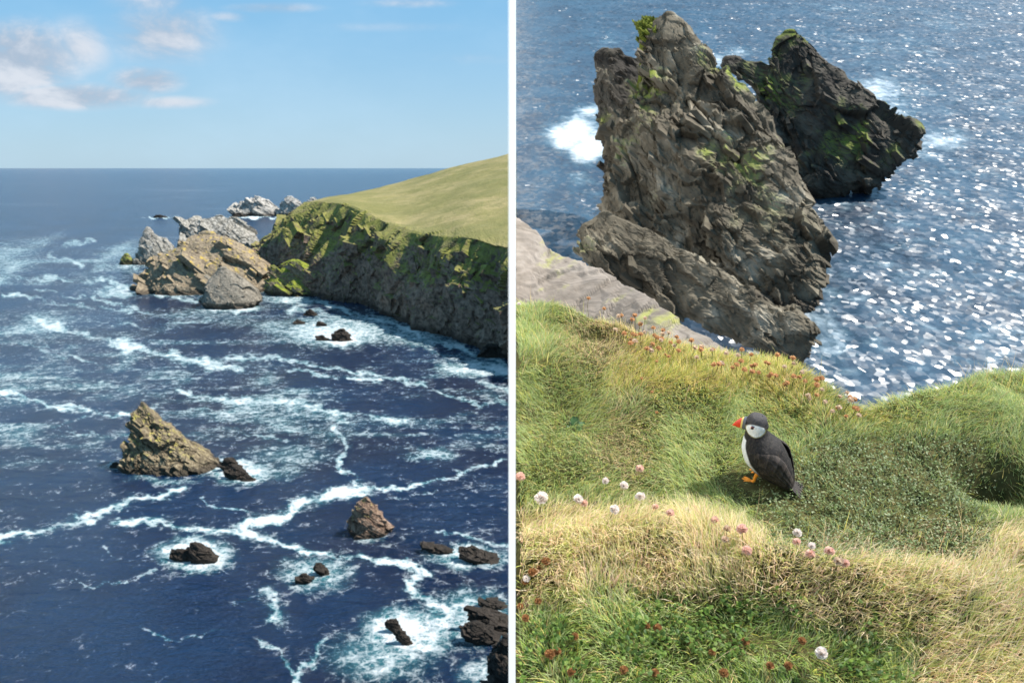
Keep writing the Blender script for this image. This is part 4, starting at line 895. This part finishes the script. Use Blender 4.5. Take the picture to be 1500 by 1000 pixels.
# wings folded along the flanks
for sgn in (1, -1):
    ns_, nw = 60, 30; V, C = [], []
    for i in range(ns_):
        s_ = i/(ns_-1)
        cx = .022-.112*s_-.006*math.sin(s_*3.1); cz = .136-.112*s_**1.05; hw = .035*math.sin(min(1, s_*1.9+.14)*math.pi/2)*(1-max(0, s_-.45)/.55)**.75+.0015
        yb_ = 1.09*float(np.interp(s_, [0, .15, .4, .65, .85, 1], [.036, .046, .0500, .041, .028, .014]))
        for j in range(nw):
            a = -1+2*j/(nw-1); dx, dz = -.64*a*hw*.9, -.77*a*hw*.9   # across the wing: a=+1 lower edge
            dx, dz = (-(.70)*a*hw*-1, -.72*a*hw) if True else (dx, dz)
            bulge = (1-a*a)**.6
            feather = .0011*math.sin(a*22+s_*3)*(s_ > .3)+.0012*(((s_*6+abs(a)*.9) % 1)-.5)*(s_ < .62)
            X1 = cx-dx*-1*-1 if False else cx+dx; 
            Y1 = (yb_-.010*(1-bulge)+.0035*bulge-.010*max(0, abs(a)-.2)**2+feather)
            V.append((X1, sgn*Y1, cz+dz))
            e_ = .03 if (a > .96 and s_ > .55) else 0
            sh_ = .45+1.5*(((s_*6+abs(a)*.9) % 1))**2+(.8*(math.sin(a*22+s_*3) > .75) if s_ > .45 else 0)
            c = np.array([.024, .018, .015])*sh_ + e_*np.array([1, .9, .8])*.5
            C.append(c)
    V = np.array(V); n1_ = len(V)
    Vi = V.copy(); Vi[:, 1] -= sgn*.006
    Q = np.concatenate([gridq(ns_, nw), gridq(ns_, nw, off=n1_)[:, ::-1]])
    b1 = np.arange(ns_-1)*nw; Q = np.concatenate([Q, np.stack([b1, b1+nw, b1+nw+n1_, b1+n1_], -1), np.stack([b1+nw-1, b1+nw-1+n1_, b1+2*nw-1+n1_, b1+2*nw-1], -1)])
    mk('wing', np.concatenate([V, Vi]), Q, None, M_plum, True, parent=froot, colors=np.array(C+C))
# tail
V, Q, C = [], [], []
for f in range(7):
    a = (f-3)*.13; o_ = len(V)
    for i in range(6):
        s_ = i/5; lx = -.078-.036*s_; lz = .036-.018*s_-.001*abs(f-3); wv_ = .006*(1-s_**3*.7); yy = math.sin(a)*(.02+.06*s_)
        for sd in (-1, 1):
            for tz_ in (0, -.0012): V.append((lx, yy+sd*wv_, lz+tz_+.0006*f)); C.append((.03, .025, .023) if i < 5 else (.10, .085, .07))
    for i in range(5):
        b = o_+i*4; Q += [(b, b+2, b+6, b+4), (b+1, b+5, b+7, b+3), (b, b+4, b+5, b+1), (b+2, b+3, b+7, b+6)]
mk('tail', V, Q, None, M_plum, False, parent=froot, colors=np.array(C))
# beak: deep, flat-sided, banded
M_bg = plain('beak_slate', (.10, .11, .13), .35, .5, .1, 300); M_by = plain('beak_yellow', (.75, .55, .16), .4, .4, .1, 300); M_br = plain('beak_red', (.72, .045, .015), .35, .5, .15, 300); M_bo = plain('gape_orange', (.85, .30, .04), .5, .3, .1, 300)
V, Q, mi = [], [], []; ns_ = 20; nr_ = 16
for i in range(ns_):
    s_ = i/(ns_-1); x = .046+.041*s_
    topz_ = .2005-.005*s_-.032*s_**2.4; botz = .1615+.0005*s_+.0015*s_**1.5
    topz_ = max(topz_, botz+.0010); hh_ = (topz_-botz)/2; zc = (topz_+botz)/2; wy_ = .0125*(1-s_)**.7+.0012
    for j in range(nr_):
        a = 2*math.pi*j/nr_; V.append((x, wy_*math.copysign(abs(math.sin(a))**.8, math.sin(a)), zc+hh_*math.copysign(abs(math.cos(a))**.8, math.cos(a))))
Q = gridq(ns_, nr_, True)
for i in range(ns_-1):
    s_ = (i+.5)/(ns_-1); m_ = 1 if s_ < .06 else 0 if s_ < .38 else 1 if s_ < .46 else 2
    mi += [m_]*nr_
bk = mk('beak', V, Q, None, None, True, parent=froot, mats=[M_bg, M_by, M_br], midx=mi)
for sgn in (1, -1):
    V, Q = tube([(.0445, sgn*.0130, .1705), (.0475, sgn*.0112, .1728), (.052, sgn*.0093, .1745)], [.0022, .0030, .0012], 10); mk('gape_rosette', V, Q, None, M_bo, True, parent=froot)
    # eye with red ring and slate patches
    ec = np.array([.0335, sgn*.0278, .1895])
    def ball(c_, r_, sx_=1, sy_=1, sz_=1, n=10):
        a = np.linspace(0, math.pi, n)[:, None]; b = np.linspace(0, 2*math.pi, 2*n, endpoint=False)[None, :]
        V = np.stack([np.sin(a)*np.cos(b)*sx_, np.sin(a)*np.sin(b)*sy_, np.cos(a)*sz_+0*b], -1)*r_+c_
        return V.reshape(-1, 3), gridq(n, 2*n, True)
    M_eye = bpy.data.materials.get('eye_black') or plain('eye_black', (.008, .007, .007), .1, .6, .1, 100)
    V, Q = ball(ec, .0038, 1, .6, 1); e_ = mk('eye', V, Q, None, M_eye, True, parent=froot)
    an = np.linspace(0, 2*math.pi, 17); V, Q = tube([(ec[0]+.0036*math.cos(t_), ec[1]-sgn*.0001, ec[2]+.0036*math.sin(t_)) for t_ in an], .0008, 6); mk('eye_ring', V, Q, None, M_br, True, parent=e_)
    V, Q = ball(ec+np.array([-.001, -sgn*.0008, .0042]), .0030, 1.5, .45, .8); mk('brow_patch', V, Q, None, M_bg, True, parent=e_)
    V, Q = ball(ec+np.array([-.0105, -sgn*.0030, .0005]), .0018, 3.6, .5, .55); mk('eye_stripe', V, Q, None, M_bg, True, parent=e_)
# legs and webbed feet
M_foot = plain('orange_foot', (.85, .30, .03), .55, .3, .15, 200)
M_claw = plain('claw', (.03, .025, .02), .4, .4, .1, 100)
for sgn, fx in ((1, .012), (-1, -.002)):
    V1, Q1 = tube([(fx-.014, sgn*.020, .056), (fx-.008, sgn*.022, .040), (fx-.006, sgn*.023, .024), (fx, sgn*.024, .020)], [.007, .0046, .0040, .0046], 10)
    Vs, Qs, o_ = [V1], [Q1], len(V1); tips = []
    for ta, tl in ((-.45, .027), (0.05, .031), (.5, .027)):
        path = [(fx+math.cos(ta)*s_*tl, sgn*.024+math.sin(ta)*s_*tl, .020+.004*math.sin(s_*3.1)-.003*s_) for s_ in np.linspace(0, 1, 7)]
        V2_, Q2_ = tube(path, [.0040, .0034, .0036, .0030, .0031, .0026, .0016], 8); Vs.append(V2_); Qs.append(Q2_+o_); o_ += len(V2_); tips.append(path)
    for a, b in ((0, 1), (1, 2)):
        W_ = []
        for i in range(7):
            pa, pb = np.array(tips[a][i]), np.array(tips[b][i])
            for m_ in np.linspace(0, 1, 5):
                q_ = pa*(1-m_)+pb*m_; 
                if i == 6: q_ = q_+(np.array(tips[1][0])-q_)*.10*math.sin(m_*math.pi)
                W_.append(q_+np.array([0, 0, -.0008]))
        Vs.append(np.array(W_)); Qs.append(gridq(7, 5)+o_); o_ += 35
    ft = mk('foot', np.concatenate(Vs), np.concatenate(Qs), None, M_foot, True, parent=froot)
    for pth in tips:
        e0 = np.array(pth[-1]); dr_ = e0-np.array(pth[-2]); dr_ /= np.linalg.norm(dr_)
        V, Q = tube([e0-dr_*.001, e0+dr_*.0025, e0+dr_*.005-np.array([0, 0, .002])], [.0014, .0011, .0003], 6); mk('claw', V, Q, None, M_claw, True, parent=ft)
tag(froot, 'puffin with red and slate beak standing on turf, facing left, black back and white breast', 'puffin')
froot.scale = (.78,)*3
